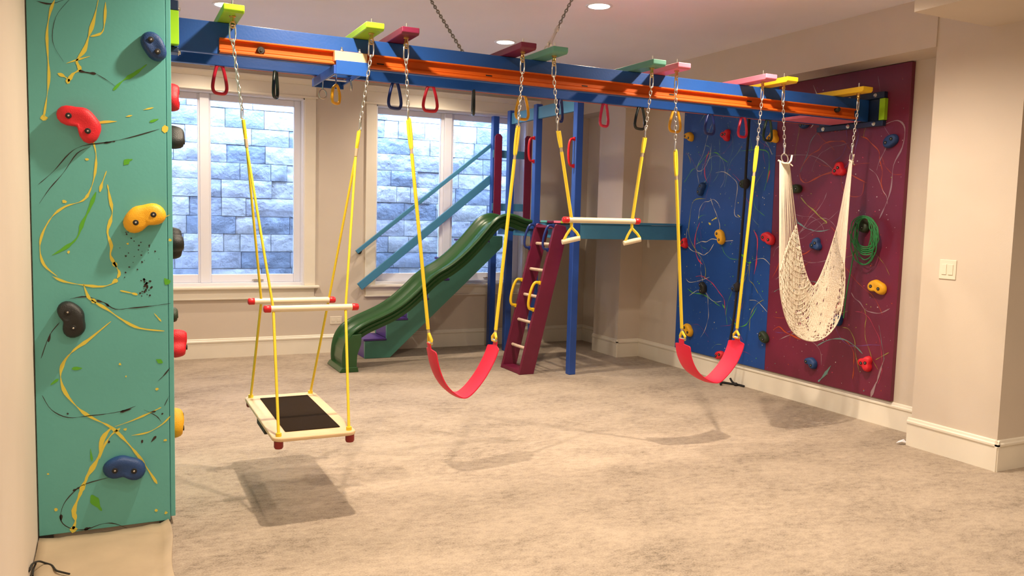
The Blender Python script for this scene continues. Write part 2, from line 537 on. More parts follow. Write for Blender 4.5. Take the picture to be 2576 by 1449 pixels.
for (x, y, lab) in [(.80, 8.05, 'added recessed fill light hidden by the beam, in front of the left window'), (3.11, 8.08, 'added recessed fill light hidden by the beam, in front of the right window'),  # this unseen pair is added to brighten the back wall
                    (.86, 5.19, 'recessed ceiling light above the frame, behind the platform swing'), (.98, 3.73, 'recessed ceiling light above the frame, in front of the platform swing'), (3.62, 3.73, 'recessed ceiling light above the frame, in front of the pink planks'),
                    (.95, 2.27, 'recessed ceiling light out of view, left and second row from the beam'), (3.3, 2.27, 'recessed ceiling light out of view, right and second row from the beam'),
                    (.95, .8, 'recessed ceiling light out of view, left one nearly overhead of the viewer'), (3.2, .8, 'recessed ceiling light out of view, right one level with the viewer'),
                    (.9, -.9, 'recessed ceiling light out of view, left one behind the viewer'), (3.2, -.9, 'recessed ceiling light out of view, right one behind the viewer')]:
    downlight(x, y, ZC, lab, 225.0 if 3 < y < 4 else 64.0 if 5 < y < 6 else 84.0 if y > 7 else 110.0 if y > 6 else 50.0 if y > 2 else 72.0)
for x, y, lab in [(6.2, 1.8, 'recessed soffit light out of view, near the column'), (6.2, -.6, 'recessed soffit light out of view, far from the column')]:
    downlight(x, y, ZS, lab, 45.0)

# ================================================================== CLIMBING PANELS
YT = 4.10
def paint(name, m, strokes, conv, parent, n=4, closed_blobs=()):
    # strokes: (list of px points, width in m); conv maps px to a point on the face, normal offset included
    mb = MB()
    rr = random.Random(len(strokes) * 13 + 1)
    for pts, wd in strokes:
        P = [conv(*p) for p in pts]
        P = smooth_path(P, n)
        add_ribbon(mb, P, wd, rr)
    o = mb.build(name, m, parent)
    return o
def add_ribbon(mb, P, wd, rr, nrm=None):
    nrm = nrm or PN[0]
    vs = []; fs = []
    ph = rr.uniform(0, 6)
    for i, p in enumerate(P):
        t = P[min(i + 1, len(P) - 1)] - P[max(i - 1, 0)]
        s = t.cross(nrm)
        if s.length < 1e-9: s = Vector((0, 0, 1))
        s.normalize()
        e = min(1, min(i, len(P) - 1 - i) * .5 + .25)
        w = wd * e * (1 + .55 * math.sin(i * .9 + ph) + rr.uniform(-.25, .35)) * .5
        w = max(w, .0004)
        vs += [p + s * w, p - s * w]
        if i: fs.append((2 * i - 2, 2 * i - 1, 2 * i + 1, 2 * i))
    mb.add(vs, fs)
def add_blob(mb, c, r, u, v, rr, n=7):
    vs = [c + u * (r * rr.uniform(.5, 1.2) * math.cos(2 * PI * k / n)) + v * (r * rr.uniform(.5, 1.2) * math.sin(2 * PI * k / n)) for k in range(n)]
    mb.add(vs, [tuple(range(n))])
PN = [Vector((0, -1, 0))]

teal = thing('climbing_wall', (-.05, YT + .012, 0.02), 'tall teal climbing panel with yellow paint drips on the pier at left', 'climbing wall')
MB().box(-.325, .217, YT, YT + .025, .025, ZC - .005).build('front_board', M['teal'], teal, bevel=.002)
MB().box(.219, .240, YT + .004, 5.30, .04, ZC - .005).build('side_board', M['teal'], teal, bevel=.002)
for xa_, xb_ in ((-.325, -.27), (.17, .217)): MB().box(xa_, xb_, YT + .002, YT + .022, .001, .0245).build('shim', M['rubber'], teal)
c1 = lambda u, v: on_y(u / 2.07, v / 2.07, YT - .0012)
c2 = lambda u, v: on_y(u / 1.935, 700 + v / 1.935, YT - .0012)
S = .0016
ty = [([c1(*p) for p in q], w * S) for q, w in [
    ([(285, 0), (262, 60), (245, 170), (250, 300), (255, 400), (245, 500), (228, 610)], 4.5),
    ([(512, 0), (490, 100), (462, 190), (440, 260), (400, 315), (415, 360), (380, 385), (355, 425)], 6),
    ([(550, 10), (545, 110), (530, 170), (470, 190)], 4), ([(300, 382), (330, 395), (352, 410)], 6), ([(345, 330), (400, 312), (470, 292)], 3),
    ([(480, 720), (500, 800), (495, 900), (470, 990), (430, 1045), (340, 1075), (270, 1130), (220, 1220), (208, 1300), (230, 1380), (300, 1440)], 4.2),
    ([(555, 890), (530, 960), (520, 1000)], 5), ([(560, 960), (572, 1030), (585, 1100), (575, 1150), (560, 1210), (580, 1280), (575, 1330), (600, 1380), (622, 1420), (610, 1449)], 6),
    ([(490, 660), (520, 638), (610, 632)], 4), ([(840, 1140), (885, 1118)], 3), ([(745, 572), (800, 560)], 3), ([(655, 608), (690, 600)], 3)]]
ty += [([c2(*p) for p in q], w * S) for q, w in [
    ([(255, -10), (310, 15), (400, 32), (500, 40), (565, 18)], 4.5), ([(405, 25), (430, 90), (460, 115), (520, 150), (600, 205), (680, 243), (800, 257)], 5),
    ([(540, 210), (430, 300), (360, 350), (310, 410), (295, 480), (320, 560), (390, 640), (450, 680), (540, 725), (610, 790), (670, 860), (720, 930), (765, 1000)], 6),
    ([(545, 725), (500, 780), (480, 870), (440, 940), (410, 1000), (390, 1050), (360, 1130), (368, 1180), (355, 1222)], 8),
    ([(585, 730), (540, 765), (500, 830), (485, 880)], 5), ([(560, 722), (650, 690), (740, 650), (785, 628)], 3.5), ([(640, 765), (720, 750), (790, 710), (830, 670)], 3),
    ([(585, 60), (640, 72), (670, 80)], 5), ([(750, 170), (785, 210)], 5), ([(435, 930), (425, 960), (410, 1010)], 5)]]
PN[0] = Vector((0, -1, 0))
ident = lambda *p: Vector(p)
def strokes_obj(parent, name, m, ss, blobs=(), u=Vector((1, 0, 0)), v=Vector((0, 0, 1)), n=4, seed=1):
    mb = MB(); rr = random.Random(seed)
    for P, wd in ss: add_ribbon(mb, smooth_path(P, n), wd, rr)
    for c, r in blobs: add_blob(mb, c, r, u, v, rr)
    o = mb.build(name, m, parent)
    o['kind'] = 'stuff'
    return o
bl = [(c1(*p), r * S) for p, r in [((355, 420), 8), ((228, 612), 9), ((862, 672), 10), ((335, 1050), 7), ((452, 830), 5), ((358, 1312), 5), ((885, 1250), 5), ((600, 1380), 8), ((665, 1270), 4)]]
bl += [(c2(*p), r * S) for p, r in [((355, 1222), 10), ((270, 1125), 6), ((760, 1130), 5), ((808, 1142), 5), ((560, 15), 9), ((455, 112), 8), ((610, 735), 5), ((763, 540), 5), ((805, 788), 5), ((235, 953), 4), ((585, 418), 4), ((613, 478), 3)]]
strokes_obj(teal, 'yellow_paint_drips', M['p_yellow'], ty, bl, seed=2)['label'] = 'yellow paint drips'
tg = [([c1(*p) for p in q], w * S) for q, w in [([(590, 470), (640, 420), (700, 385), (765, 335)], 7), ([(270, 1330), (340, 1290), (400, 1240), (430, 1160), (460, 1100), (500, 1000)], 6), ([(645, 860), (665, 838), (690, 830)], 9), ([(780, 635), (825, 620)], 8)]]
tg += [([c2(*p) for p in q], w * S) for q, w in [([(445, 1055), (465, 1090), (495, 1132)], 13), ([(800, 0), (822, 28)], 14), ([(350, 440), (400, 438)], 8), ([(245, 520), (285, 490)], 6), ([(760, 395), (792, 412)], 8), ([(440, 830), (448, 890)], 8)]]
strokes_obj(teal, 'green_paint_drips', M['p_green'], tg, seed=3)['label'] = 'green paint drips'
tb = [([c1(*p) for p in q], w * S) for q, w in [([(200, 960), (280, 890), (360, 800), (430, 760), (560, 740), (680, 715), (830, 672)], 1.6), ([(205, 1060), (260, 980), (330, 900), (400, 800), (470, 765)], 1.4),
      ([(410, 368), (455, 378), (500, 384)], 6), ([(500, 384), (560, 420), (600, 450)], 1.2), ([(190, 5), (260, 20), (330, 0)], 2.5), ([(540, 745), (575, 740), (600, 736)], 3), ([(360, 0), (290, 90), (275, 220), (330, 320)], 1)]]
tb += [([c2(*p) for p in q], w * S) for q, w in [([(340, 100), (420, 90), (500, 115), (560, 150), (640, 145), (740, 135), (830, 122)], 2), ([(470, 108), (510, 120), (530, 138)], 5), ([(290, 215), (240, 280), (200, 390)], 1.6), ([(245, 270), (235, 310)], 8),
      ([(205, 570), (250, 640), (330, 678), (430, 670), (520, 660), (600, 645), (660, 622)], 1.6), ([(585, 652), (640, 636)], 6), ([(530, 970), (420, 1000), (370, 1030), (310, 1100), (297, 1180), (350, 1220), (420, 1222), (500, 1195), (560, 1195), (625, 1220)], 1.7),
      ([(355, 1035), (388, 1018)], 9), ([(410, 1225), (440, 1212)], 9), ([(297, 1150), (297, 1182)], 7), ([(730, 652), (758, 648)], 5), ([(770, 500), (800, 470), (828, 435)], 2), ([(800, 620), (825, 570)], 2), ([(735, 798), (760, 768)], 6), ([(700, 640), (760, 670), (785, 700)], 1.5)]]
rr_ = random.Random(5)
tbl = [(c2(715 + rr_.gauss(0, 12) - k * .35, 5 + k * 2.2), rr_.uniform(1, 4) * S) for k in range(38)]
tbl += [(c1(650 + rr_.gauss(60, 50), 1310 + rr_.gauss(0, 70)), rr_.uniform(1, 3.2) * S) for k in range(34)]
tbl += [(c2(692, 795), 5 * S), (c2(530, 797), 4 * S), (c2(330, 660), 3 * S), (c2(790, 660), 3 * S)]
strokes_obj(teal, 'black_paint_drips', M['p_black'], tb, tbl, seed=4)['label'] = 'black paint drips'

# right wall panels
XP = 5.178
ySeam = 5.485
bluep = thing('climbing_wall', (XP, 6.13, .2), 'royal blue paint-splattered climbing panel on the right wall beside the deck', 'climbing wall')
MB().box(XP, XR - .001, ySeam + .001, 6.785, .205, 2.69).build('board', M['bluepanel'], bluep, bevel=.002)
marp = thing('climbing_wall', (XP, 4.82, .2), 'dark maroon paint-splattered climbing panel on the right wall', 'climbing wall')
MB().box(XP, XR - .001, 4.167, ySeam - .001, .205, 2.69).build('board', M['plum'], marp, bevel=.002)

def splat(parent, y0, y1, seed, cols, traced):
    rr = random.Random(seed)
    PN[0] = Vector((-1, 0, 0))
    X = XP - .0012
    for ci, (key, nst, nsp) in enumerate(cols):
        ss = []; bl = []
        for k in range(nst):
            y = rr.uniform(y0 + .1, y1 - .1); z = rr.uniform(.3, 2.45)
            a = rr.uniform(0, 2 * PI); cv = rr.uniform(-1, 1) * .42
            P = []
            for i in range(rr.randint(5, 10)):
                P.append(Vector((X - ci * .0001, y, z)))
                a += cv + rr.gauss(0, .28)
                st = rr.uniform(.05, .10)
                y += math.cos(a) * st; z += math.sin(a) * st
                if not (y0 + .02 < y < y1 - .02 and .23 < z < 2.66): break
            if len(P) > 2: ss.append((P, rr.choice([.0022, .003, .004, .0055])))
        for k in range(nsp):
            bl.append((Vector((X - ci * .0001, rr.uniform(y0 + .02, y1 - .02), rr.uniform(.23, 2.66))), rr.choice([.002, .003, .004, .006])))
        for ky, pts, wdt in traced:
            if ky == key: ss.append(([on_x(px, py, X - .0006) for px, py in pts], wdt))
        o = strokes_obj(parent, key[2:] + '_paint_splatter', M[key], ss, bl, Vector((0, 1, 0)), Vector((0, 0, 1)), 4, seed + ci)
splat(bluep, ySeam, 6.785, 21, [('p_green', 9, 50), ('p_teal', 13, 60), ('p_white', 9, 90), ('p_purple', 9, 25), ('p_pink', 3, 15), ('p_olive', 5, 20), ('p_yellow', 0, 22)], [
    ('p_olive', [(1775, 500), (1745, 505), (1735, 550), (1733, 590), (1745, 620), (1770, 660), (1775, 690), (1768, 705)], .006),
    ('p_pink', [(1760, 560), (1750, 590), (1748, 620), (1755, 650), (1768, 666)], .009), ('p_pink', [(1784, 380), (1774, 410), (1773, 440), (1780, 460)], .010),
    ('p_pink', [(1895, 578), (1905, 600), (1904, 640), (1902, 665), (1897, 690)], .011), ('p_pink', [(1937, 428), (1930, 460)], .014),
    ('p_white', [(1750, 415), (1755, 430), (1770, 425), (1785, 395), (1790, 360)], .005), ('p_white', [(1800, 435), (1820, 432), (1840, 445), (1855, 465), (1850, 510), (1848, 540), (1860, 548)], .005),
    ('p_white', [(1895, 655), (1920, 650), (1938, 667)], .004), ('p_white', [(1885, 755), (1905, 758), (1930, 785)], .004), ('p_white', [(1725, 700), (1735, 710), (1760, 706), (1785, 697)], .004),
    ('p_green', [(1860, 380), (1925, 378), (1935, 410), (1930, 450), (1922, 480)], .005), ('p_green', [(1858, 635), (1870, 645), (1880, 660), (1890, 660)], .011), ('p_green', [(1817, 765), (1823, 775)], .018),
    ('p_yellow', [(1855, 540), (1862, 546)], .012), ('p_yellow', [(1790, 555), (1798, 550), (1803, 548)], .012), ('p_yellow', [(1782, 560), (1788, 565)], .014)])
splat(marp, 4.167, ySeam, 77, [('p_orange', 16, 40), ('p_grey', 16, 60), ('p_purple', 6, 20), ('p_olive', 8, 30), ('p_teal', 5, 20), ('p_white', 3, 60), ('p_pink', 4, 20)], [
    ('p_grey', [(2228, 312), (2258, 303), (2276, 322), (2270, 370), (2248, 415), (2242, 470), (2230, 510), (2212, 550)], .008), ('p_grey', [(1950, 392), (2030, 390), (2070, 405), (2098, 430)], .005),
    ('p_orange', [(2012, 437), (2015, 452), (2028, 460), (2050, 450), (2070, 440), (2098, 432)], .009), ('p_olive', [(2014, 496), (2030, 515), (2048, 530), (2062, 545), (2080, 560), (2070, 562)], .008),
    ('p_teal', [(2090, 920), (2080, 935), (2068, 950), (2058, 960)], .016), ('p_teal', [(2055, 870), (2085, 855), (2120, 853), (2150, 870), (2170, 890)], .007), ('p_teal', [(2000, 545), (2008, 560), (2020, 568)], .010),
    ('p_grey', [(2205, 960), (2195, 985), (2190, 1000)], .018), ('p_grey', [(2225, 900), (2212, 940), (2205, 965)], .010), ('p_orange', [(1945, 830), (1960, 822), (1975, 835), (1995, 845), (2015, 855)], .009),
    ('p_orange', [(2095, 430), (2130, 435), (2160, 450), (2180, 460)], .006), ('p_orange', [(2090, 570), (2110, 600), (2100, 650)], .006)])

# ------------------------------------------------------------------ climbing holds
SHAPES = {'kidney': ([(-.50, -.10, .42), (-.20, .20, .40), (.40, .20, .40), (.55, .02, .34)], [(-.42, -.06), (.40, .12)]),
          'tri': ([(-.42, .32, .34), (.42, .28, .34), (.02, -.42, .36), (0, .05, .35)], [(-.22, .18), (.24, .02)]),
          'oval': ([(-.35, .04, .46), (.35, -.04, .42), (0, .02, .42)], [(-.34, .04), (.34, -.04)]),
          'boot': ([(-.45, .25, .36), (.1, .28, .34), (.42, -.05, .32), (.35, -.42, .28)], [(-.38, .22), (.32, -.25)])}
HC = 0
def hold(c, u, v, n, key, R, shape, rot, label, hgt=.046, sx=1.0):
    global HC
    HC += 1
    rr = random.Random(HC)
    circ, bolts = SHAPES[shape]
    ca, sa = math.cos(rot), math.sin(rot)
    ro = lambda p: ((p[0] * ca - p[1] * sa) * R * sx, (p[0] * sa + p[1] * ca) * R)
    cc = [(*ro((a, b)), r * R) for a, b, r in circ]
    # outermost radius by scanning outwards
    def rad2(th):
        best = .2 * R
        t = .1 * R
        while t < 1.7 * R:
            x, y = t * math.cos(th), t * math.sin(th)
            if sum((r * r / max(1e-9, (x - a) ** 2 + (y - b) ** 2)) ** 1.6 for a, b, r in cc) > 1: best = t
            t += .02 * R
        return best
    N = 32
    rad_ = [rad2(2 * PI * k / N) for k in range(N)]
    rad_ = [(rad_[k - 1] + 2 * rad_[k] + rad_[(k + 1) % N]) / 4 for k in range(N)]
    prof = [(.97, 0), (1.03, .2), (1.0, .5), (.92, .8), (.80, .96), (.5, 1.0), (.2, .97)]
    vs = []; fs = []
    ph = rr.uniform(0, 6)
    for s, h in prof:
        for k in range(N):
            th = 2 * PI * k / N
            r = rad_[k] * s
            vs.append((r * math.cos(th), r * math.sin(th), hgt * h * (1 + .10 * math.sin(2 * th + ph) * s)))
    vs.append((0, 0, hgt * .97))
    for i in range(len(prof) - 1):
        for k in range(N):
            l = (k + 1) % N
            fs.append((i * N + k, i * N + l, (i + 1) * N + l, (i + 1) * N + k))
    i = len(prof) - 1
    for k in range(N): fs.append((i * N + k, i * N + (k + 1) % N, len(vs) - 1))
    mtx = basis(u, v, n, Vector(c))
    o = inst(MB().add(vs, fs, True).mesh('climbing_hold', M[key]), 'climbing_hold', mtx)
    tag(o, label, 'climbing hold')
    for b in bolts:
        x, y = ro(b)
        mb = MB()
        mb.lathe((x, y, hgt * .80), (0, 0, 1), [(.0125, 0), (.0125, hgt * .255), (.0115, hgt * .265)], 14, 1)
        mb.lathe((x, y, hgt * 1.0), (0, 0, 1), [(.0042, 0), (.0042, .003), (.003, .0036)], 8, 0)
        b_ = bpy.data.objects.new('bolt', mb.mesh('bolt', [M['steel'], M['recess']]))
        COL.objects.link(b_); b_.parent = o
    return o
FU = ((1, 0, 0), (0, 0, 1), (0, -1, 0))
RU = ((0, -1, 0), (0, 0, 1), (-1, 0, 0))
PU = ((0, 1, 0), (0, 0, 1), (1, 0, 0))
for px, py, key, R, sh, rot, lab in [
    (387, 119, 'h_blue', .082, 'oval', -.95, 'navy climbing hold near the top right of the teal panel'),
    (200, 312, 'h_red', .112, 'boot', -.10, 'red climbing hold on the teal panel at left'),
    (364, 551, 'h_yellow', .098, 'kidney', .25, 'yellow climbing hold on the front of the teal panel'),
    (177, 803, 'h_black', .088, 'kidney', -1.5, 'black climbing hold on the front of the teal panel'),
    (313, 1179, 'h_blue', .095, 'kidney', -.35, 'navy climbing hold near the foot of the teal panel')]:
    hold(on_y(px, py, YT), *FU, key, R, sh, rot, lab)
for px, py, key, yy, R, sh, rot, lab in [
    (441, 246, 'h_red', .042, .07, 'kidney', 1.2, 'red hold topmost of those edging out behind the teal panel'),
    (450, 348, 'h_black', 0.060, .09, 'boot', 1.0, 'black hold sticking out from the teal pier in front of the upper window'),
    (447, 614, 'h_black', 0.053, .10, 'tri', .5, 'black hold sticking out from the teal pier near the window sill'),
    (440, 791, 'h_green', 0.026, .06, 'oval', .3, 'small dark hold barely showing behind the teal panel edge'),
    (450, 865, 'h_red', 0.064, .09, 'tri', 1.3, 'red hold sticking out from the teal pier at baseboard height'),
    (445, 1062, 'h_yellow', 0.048, .09, 'oval', 1.3, 'yellow hold sticking out low from the teal pier')]:
    p = on_y(px, py, 4.26)
    hold((.2405, 4.26, p.z), *PU, key, R, sh, rot, lab, hgt=yy)
for px, py, key, R, sh, rot, lab in [
    (1737, 345, 'h_yellow', .075, 'boot', .2, 'yellow hold at the top left corner of the blue panel'),
    (1830, 341, 'h_red', .075, 'tri', .4, 'red hold near the top middle of the blue panel'),
    (1949, 346, 'h_yellow', .080, 'tri', .9, 'yellow hold at the top right of the blue panel behind the green ring'),
    (1768, 476, 'h_blue', .072, 'kidney', .9, 'blue hold in the upper left of the blue panel'),
    (1878, 462, 'h_green', .072, 'oval', .3, 'dark green hold crossed by the black rope on the blue panel'),
    (1815, 596, 'h_yellow', .082, 'kidney', -1.2, 'yellow kidney-shaped hold in the middle of the blue panel'),
    (1724, 613, 'h_red', .072, 'tri', .8, 'red hold at the left edge of the blue panel level with the deck'),
    (1935, 601, 'h_red', .085, 'kidney', -.5, 'pinkish red hold at the right edge of the blue panel'),
    (1771, 724, 'h_black', .072, 'boot', -.7, 'black hold in the lower left of the blue panel'),
    (1855, 722, 'h_blue', .065, 'oval', 1.0, 'navy hold behind the black rope on the lower blue panel'),
    (1734, 830, 'h_yellow', .080, 'kidney', -.9, 'yellow hold at the lower left corner of the blue panel'),
    (1925, 848, 'h_green', .075, 'oval', -.6, 'dark green hold at the lower right edge of the blue panel'),
    (1814, 893, 'h_red', .070, 'oval', .5, 'red hold low on the blue panel partly hidden by the right belt swing'),
    (2028, 314, 'h_blue', .055, 'oval', .3, 'small navy hold just under the beam on the maroon panel'),
    (2245, 355, 'h_blue', .078, 'oval', .6, 'blue hold at the upper right of the maroon panel'),
    (2115, 428, 'h_red', .078, 'tri', 1.0, 'red hold near the hammock cords at the upper maroon panel'),
    (2007, 475, 'h_green', .068, 'oval', .1, 'dark green hold right of the left hammock cords'),
    (2057, 616, 'h_blue', .072, 'tri', .9, 'blue hold seen between the two sides of the hammock'),
    (2173, 567, 'h_green', .085, 'oval', -.5, 'dark green hold holding the green rope coil'),
    (2210, 724, 'h_yellow', .085, 'kidney', -.4, 'yellow hold on the right of the maroon panel'),
    (2113, 805, 'h_blue', .06, 'oval', 1.4, 'navy hold half hidden behind the lower right of the hammock'),
    (2044, 913, 'h_blue', .072, 'boot', .2, 'blue hold at the bottom of the maroon panel'),
    (2182, 915, 'h_red', .080, 'tri', .5, 'red hold at the bottom right of the maroon panel')]:
    hold(on_x(px, py, XP), *RU, key, R, sh, rot, lab)

# ================================================================== OVERHEAD BEAM
ZT, ZB = 2.450, 2.290
Y0, Y1 = 4.50, 4.85                   # front faces of the two beams
XB0, XB1 = .262, 5.150
beam = thing('overhead_beam', (2.7, 4.7, ZB), 'long blue double beam with orange rails and coloured planks spanning the room', 'beam')
for y in (Y0, Y1):
    MB().box(XB0, XB1, y, y + .038, ZB, ZT).build('beam_board', M['blue'], beam, bevel=.004)
def rail(y, sgn):
    # channel with two lips and a thin rib, standing off the board face
    z0, z1 = ZB + .004, ZB + .078
    pr = [(0, z0), (.046, z0), (.046, z0 + .010), (.014, z0 + .012), (.011, z0 + .022), (.014, z0 + .026), (.010, z0 + .030), (.010, z1 - .012), (.036, z1 - .008), (.036, z1), (0, z1)]
    return MB().prism([(y + sgn * p, q) for p, q in pr], 'x', .49, 4.99).build('rail', M['orange'], beam, bevel=.0015)
rail(Y0, -1)
rail(Y1 + .038, 1)
for px, py in ((655, 129), (2104, 276)):
    p = on_y(px, py, Y0 - .012)
    MB().lathe((p.x, Y0 - .008, p.z), (0, -1, 0), [(.021, 0), (.021, .022), (.015, .030), (.008, .030), (.006, .036)], 18).build('rubber_stop', M['rubber'], beam)
for px, py in ((957, 162), (1230, 191), (1471, 217), (1690, 238), (1885, 255)):
    p = on_y(px, py, Y0 - .011)
    MB().box(p.x - .020, p.x + .020, Y0 - .0125, Y0 - .009, p.z - .0045, p.z + .0045).build('slot', M['recess'], beam)
# rungs between the beams that carry the rings
ringspec = [(553, 240, 'r_red', .075, .25, 'red hand ring leftmost under the beam'),
            (693, 250, 'r_black', .072, 1.1, 'black hand ring left of the trolley'),
            (993, 277, 'r_blue', .085, .25, 'navy hand ring between the second green plank and the left belt swing'),
            (1082, 284, 'r_red', .085, -.1, 'red hand ring above the stair rails'),
            (1190, 292, 'r_black', .085, 1.25, 'black hand ring turned edge-on in front of the right window'),
            (1313, 304, 'r_yellow', .095, .15, 'yellow hand ring behind the right chain of the left belt swing'),
            (1408, 309, 'r_blue', .088, .7, 'navy hand ring behind the left trapeze chain'),
            (1519, 321, 'r_pink', .085, .35, 'pinkish red hand ring between the two teal planks'),
            (1609, 328, 'r_black', .095, .2, 'black hand ring left of the right trapeze chain'),
            (1697, 335, 'r_yellow', .100, .1, 'yellow hand ring behind the left chain of the right belt swing'),
            (1784, 341, 'r_blue', .095, .15, 'blue hand ring in front of the blue panel'),
            (1867, 348, 'r_pink', .095, .2, 'pink hand ring in front of the blue panel'),
            (1930, 357, 'r_green', .100, .2, 'dark green hand ring rightmost under the beam')]
for i, (px, py, key, w, rz, lab) in enumerate(ringspec):
    YR = Y1 + .02
    b = on_y(px, py, YR)
    hgt = .178
    zt = ZB + .012
    zb = b.z + .006
    hgt = zt - zb
    root = thing('hand_ring', (b.x, YR, zb), lab, 'hand ring', 'hand rings under the beam')
    ca, sa = math.cos(rz), math.sin(rz)
    prof = [(-.33, .0), (-.45, .05), (-.52, .16), (-.51, .30), (-.45, .48), (-.37, .66), (-.28, .82), (-.18, .94), (0, .985), (.18, .94), (.28, .82), (.37, .66), (.45, .48), (.51, .30), (.52, .16), (.45, .05), (.33, 0), (0, -.012)]
    pts = [(b.x + p * w * ca, YR + p * w * sa, zb + .006 + q * (hgt - .008)) for p, q in prof]
    pts = smooth_path(pts + [pts[0]], 3)[:-1]
    MB().tube(pts, .0098, 8, closed=True).build('loop', M[key], root)
    MB().tube([(b.x, YR, zt - .004), (b.x, YR, zt + .02)], .006, 6).build('hanger_bolt', M['steel'], root)
# wall mounts at both ends
def mount(x0, x1, side):
    s = -1 if side == 'right' else 1
    br = MB().box(x0, x1, 4.36, 5.0, ZT + .002, ZT + .05).build('mount_bar', M['navy'], beam, bevel=.004)
    b2 = MB().box(x0, x1, 4.36, 5.0, ZB - .042, ZB - .002).build('mount_bar', M['navy'], beam, bevel=.004) if side == 'right' else MB().box(x0, x1, 4.40, 4.49, ZB - .03, ZB - .002).build('mount_bar', M['navy'], beam, bevel=.004)
    MB().box(x0, x1, 4.352, 4.40, ZB, ZT).build('mount_block', M['lime'], beam, bevel=.003)
    xf = x0 if side == 'right' else x1
    for zz, ob, ys in ((ZT + .026, br, (4.44, 4.68, 4.93)), (ZB - .022, b2, (4.44, 4.68, 4.93) if side == 'right' else (4.445,))):
        for y in ys:
            MB().lathe((xf, y, zz), (s, 0, 0), [(.016, 0), (.016, .004), (.010, .006), (.010, .012), (.006, .014)], 12).build('mount_bolt', M['steel'], ob)
    MB().box(x0 + (.018 if side == 'right' else 0), x1 - (0 if side == 'right' else .018), 4.40, 4.99, ZB, ZT).build('mount_back_board', M['navy'], beam)
mount(XB1 - .01, XP - .001, 'right')
mount(.2415, .292, 'left')
MB().box(4.62, 5.13, 4.541, 4.849, ZB + .002, ZB + .022).build('end_board', M['pink'], beam, bevel=.002)

def chain_link_mesh(mt):
    L, Wd, r = .036, .021, .0034
    pts = []
    for k in range(12):
        a = 2 * PI * k / 12
        x = math.cos(a) * (Wd / 2 - r)
        z = math.sin(a) * (Wd / 2 - r) + (1 if math.sin(a) > 1e-6 else -1 if math.sin(a) < -1e-6 else 0) * (L / 2 - Wd / 2)
        pts.append((x, 0, z))
    return MB().tube(pts, r, 6, closed=True).mesh('chain_link', mt)
LINK = chain_link_mesh(M['steel'])
LINKD = chain_link_mesh(M['dullsteel'])
def chain(parent, a, b, phase=0, pitch=.0275, scale=1.0, link=None):
    a = Vector(a); b = Vector(b)
    d = b - a; n = max(1, round(d.length / (pitch * scale))); t = d.normalized()
    x = Vector((0.6, 0.8, 0)); x = (x - t * x.dot(t)).normalized(); y = t.cross(x)
    for i in range(n):
        c = a + d * ((i + .5) / n)
        if (i + phase) % 2: X, Y = x, y
        else: X, Y = y, -x
        m = basis(X * scale, Y * scale, t * scale * (d.length / n) / (pitch * scale), c)
        inst(link or LINK, 'chain_link', m, parent)
def quick_link(parent, top, L=.075, w=.032, r=.0042, rz=.5, name='quick_link', m='steel'):
    # long oval link hanging down from top
    top = Vector(top)
    ca, sa = math.cos(rz), math.sin(rz)
    pts = []
    for k in range(16):
        a = 2 * PI * k / 16
        x = math.cos(a) * (w / 2)
        z = math.sin(a) * (w / 2)
        z += (L / 2 - w / 2) * (1 if z > 1e-6 else -1 if z < -1e-6 else 0)
        pts.append((top.x + x * ca, top.y + x * sa, top.z - L / 2 + z + r))
    return MB().tube(pts, r, 7, closed=True).build(name, M[m], parent)

PLK = [('g1', 585, 62, 'lime', 'lime green plank'), ('g2', 934, 95, 'lime', 'lime green plank'), ('m1', 1022, 103, 'maroon', 'maroon plank'), ('m2', 1315, 137, 'maroon', 'maroon plank'),
       ('t1', 1394, 150, 'tealplank', 'teal plank'), ('t2', 1640, 178, 'tealplank', 'teal plank'), ('p1', 1702, 182, 'pink', 'pink plank'), ('p2', 1919, 207, 'pink', 'pink plank'),
       ('y1', 1972, 211, 'yellow', 'yellow plank'), ('y2', 2160, 235, 'yellow', 'yellow plank')]
YE = 4.325
EYE = {}
for nm, px, py, key, lab in PLK:
    x = on_y(px, py, YE).x
    p = MB().prism([(4.24, ZT + .012), (4.252, ZT + .001), (4.93, ZT + .001), (4.93, ZT + .039), (4.24, ZT + .039)], 'x', x - .052, x + .046).build('support_plank', M[key], beam, bevel=.004)
    p['label'] = lab
    eb = MB().tube([(x, YE, ZT - .012), (x, YE, ZT + .075)], .0045, 8)
    eb.lathe((x, YE, ZT + .039), (0, 0, 1), [(.014, 0), (.014, .003), (.009, .003), (.009, .010)], 6)
    eb.build('eye_bolt_shank', M['steel'], p)
    e = MB().lathe((x, YE, ZT + .001), (0, 0, -1), [(.016, 0), (.016, .006), (.010, .008), (.010, .02), (.013, .03)], 12)
    ring = [(x + .013 * math.cos(a), YE + .006 * math.cos(a), ZT - .042 + .015 * math.sin(a)) for a in [2 * PI * k / 14 for k in range(14)]]
    e.tube(ring, .0042, 6, closed=True)
    e.build('swivel_hanger', M['brass'], p)
    EYE[nm] = Vector((x, YE, ZT - .054))

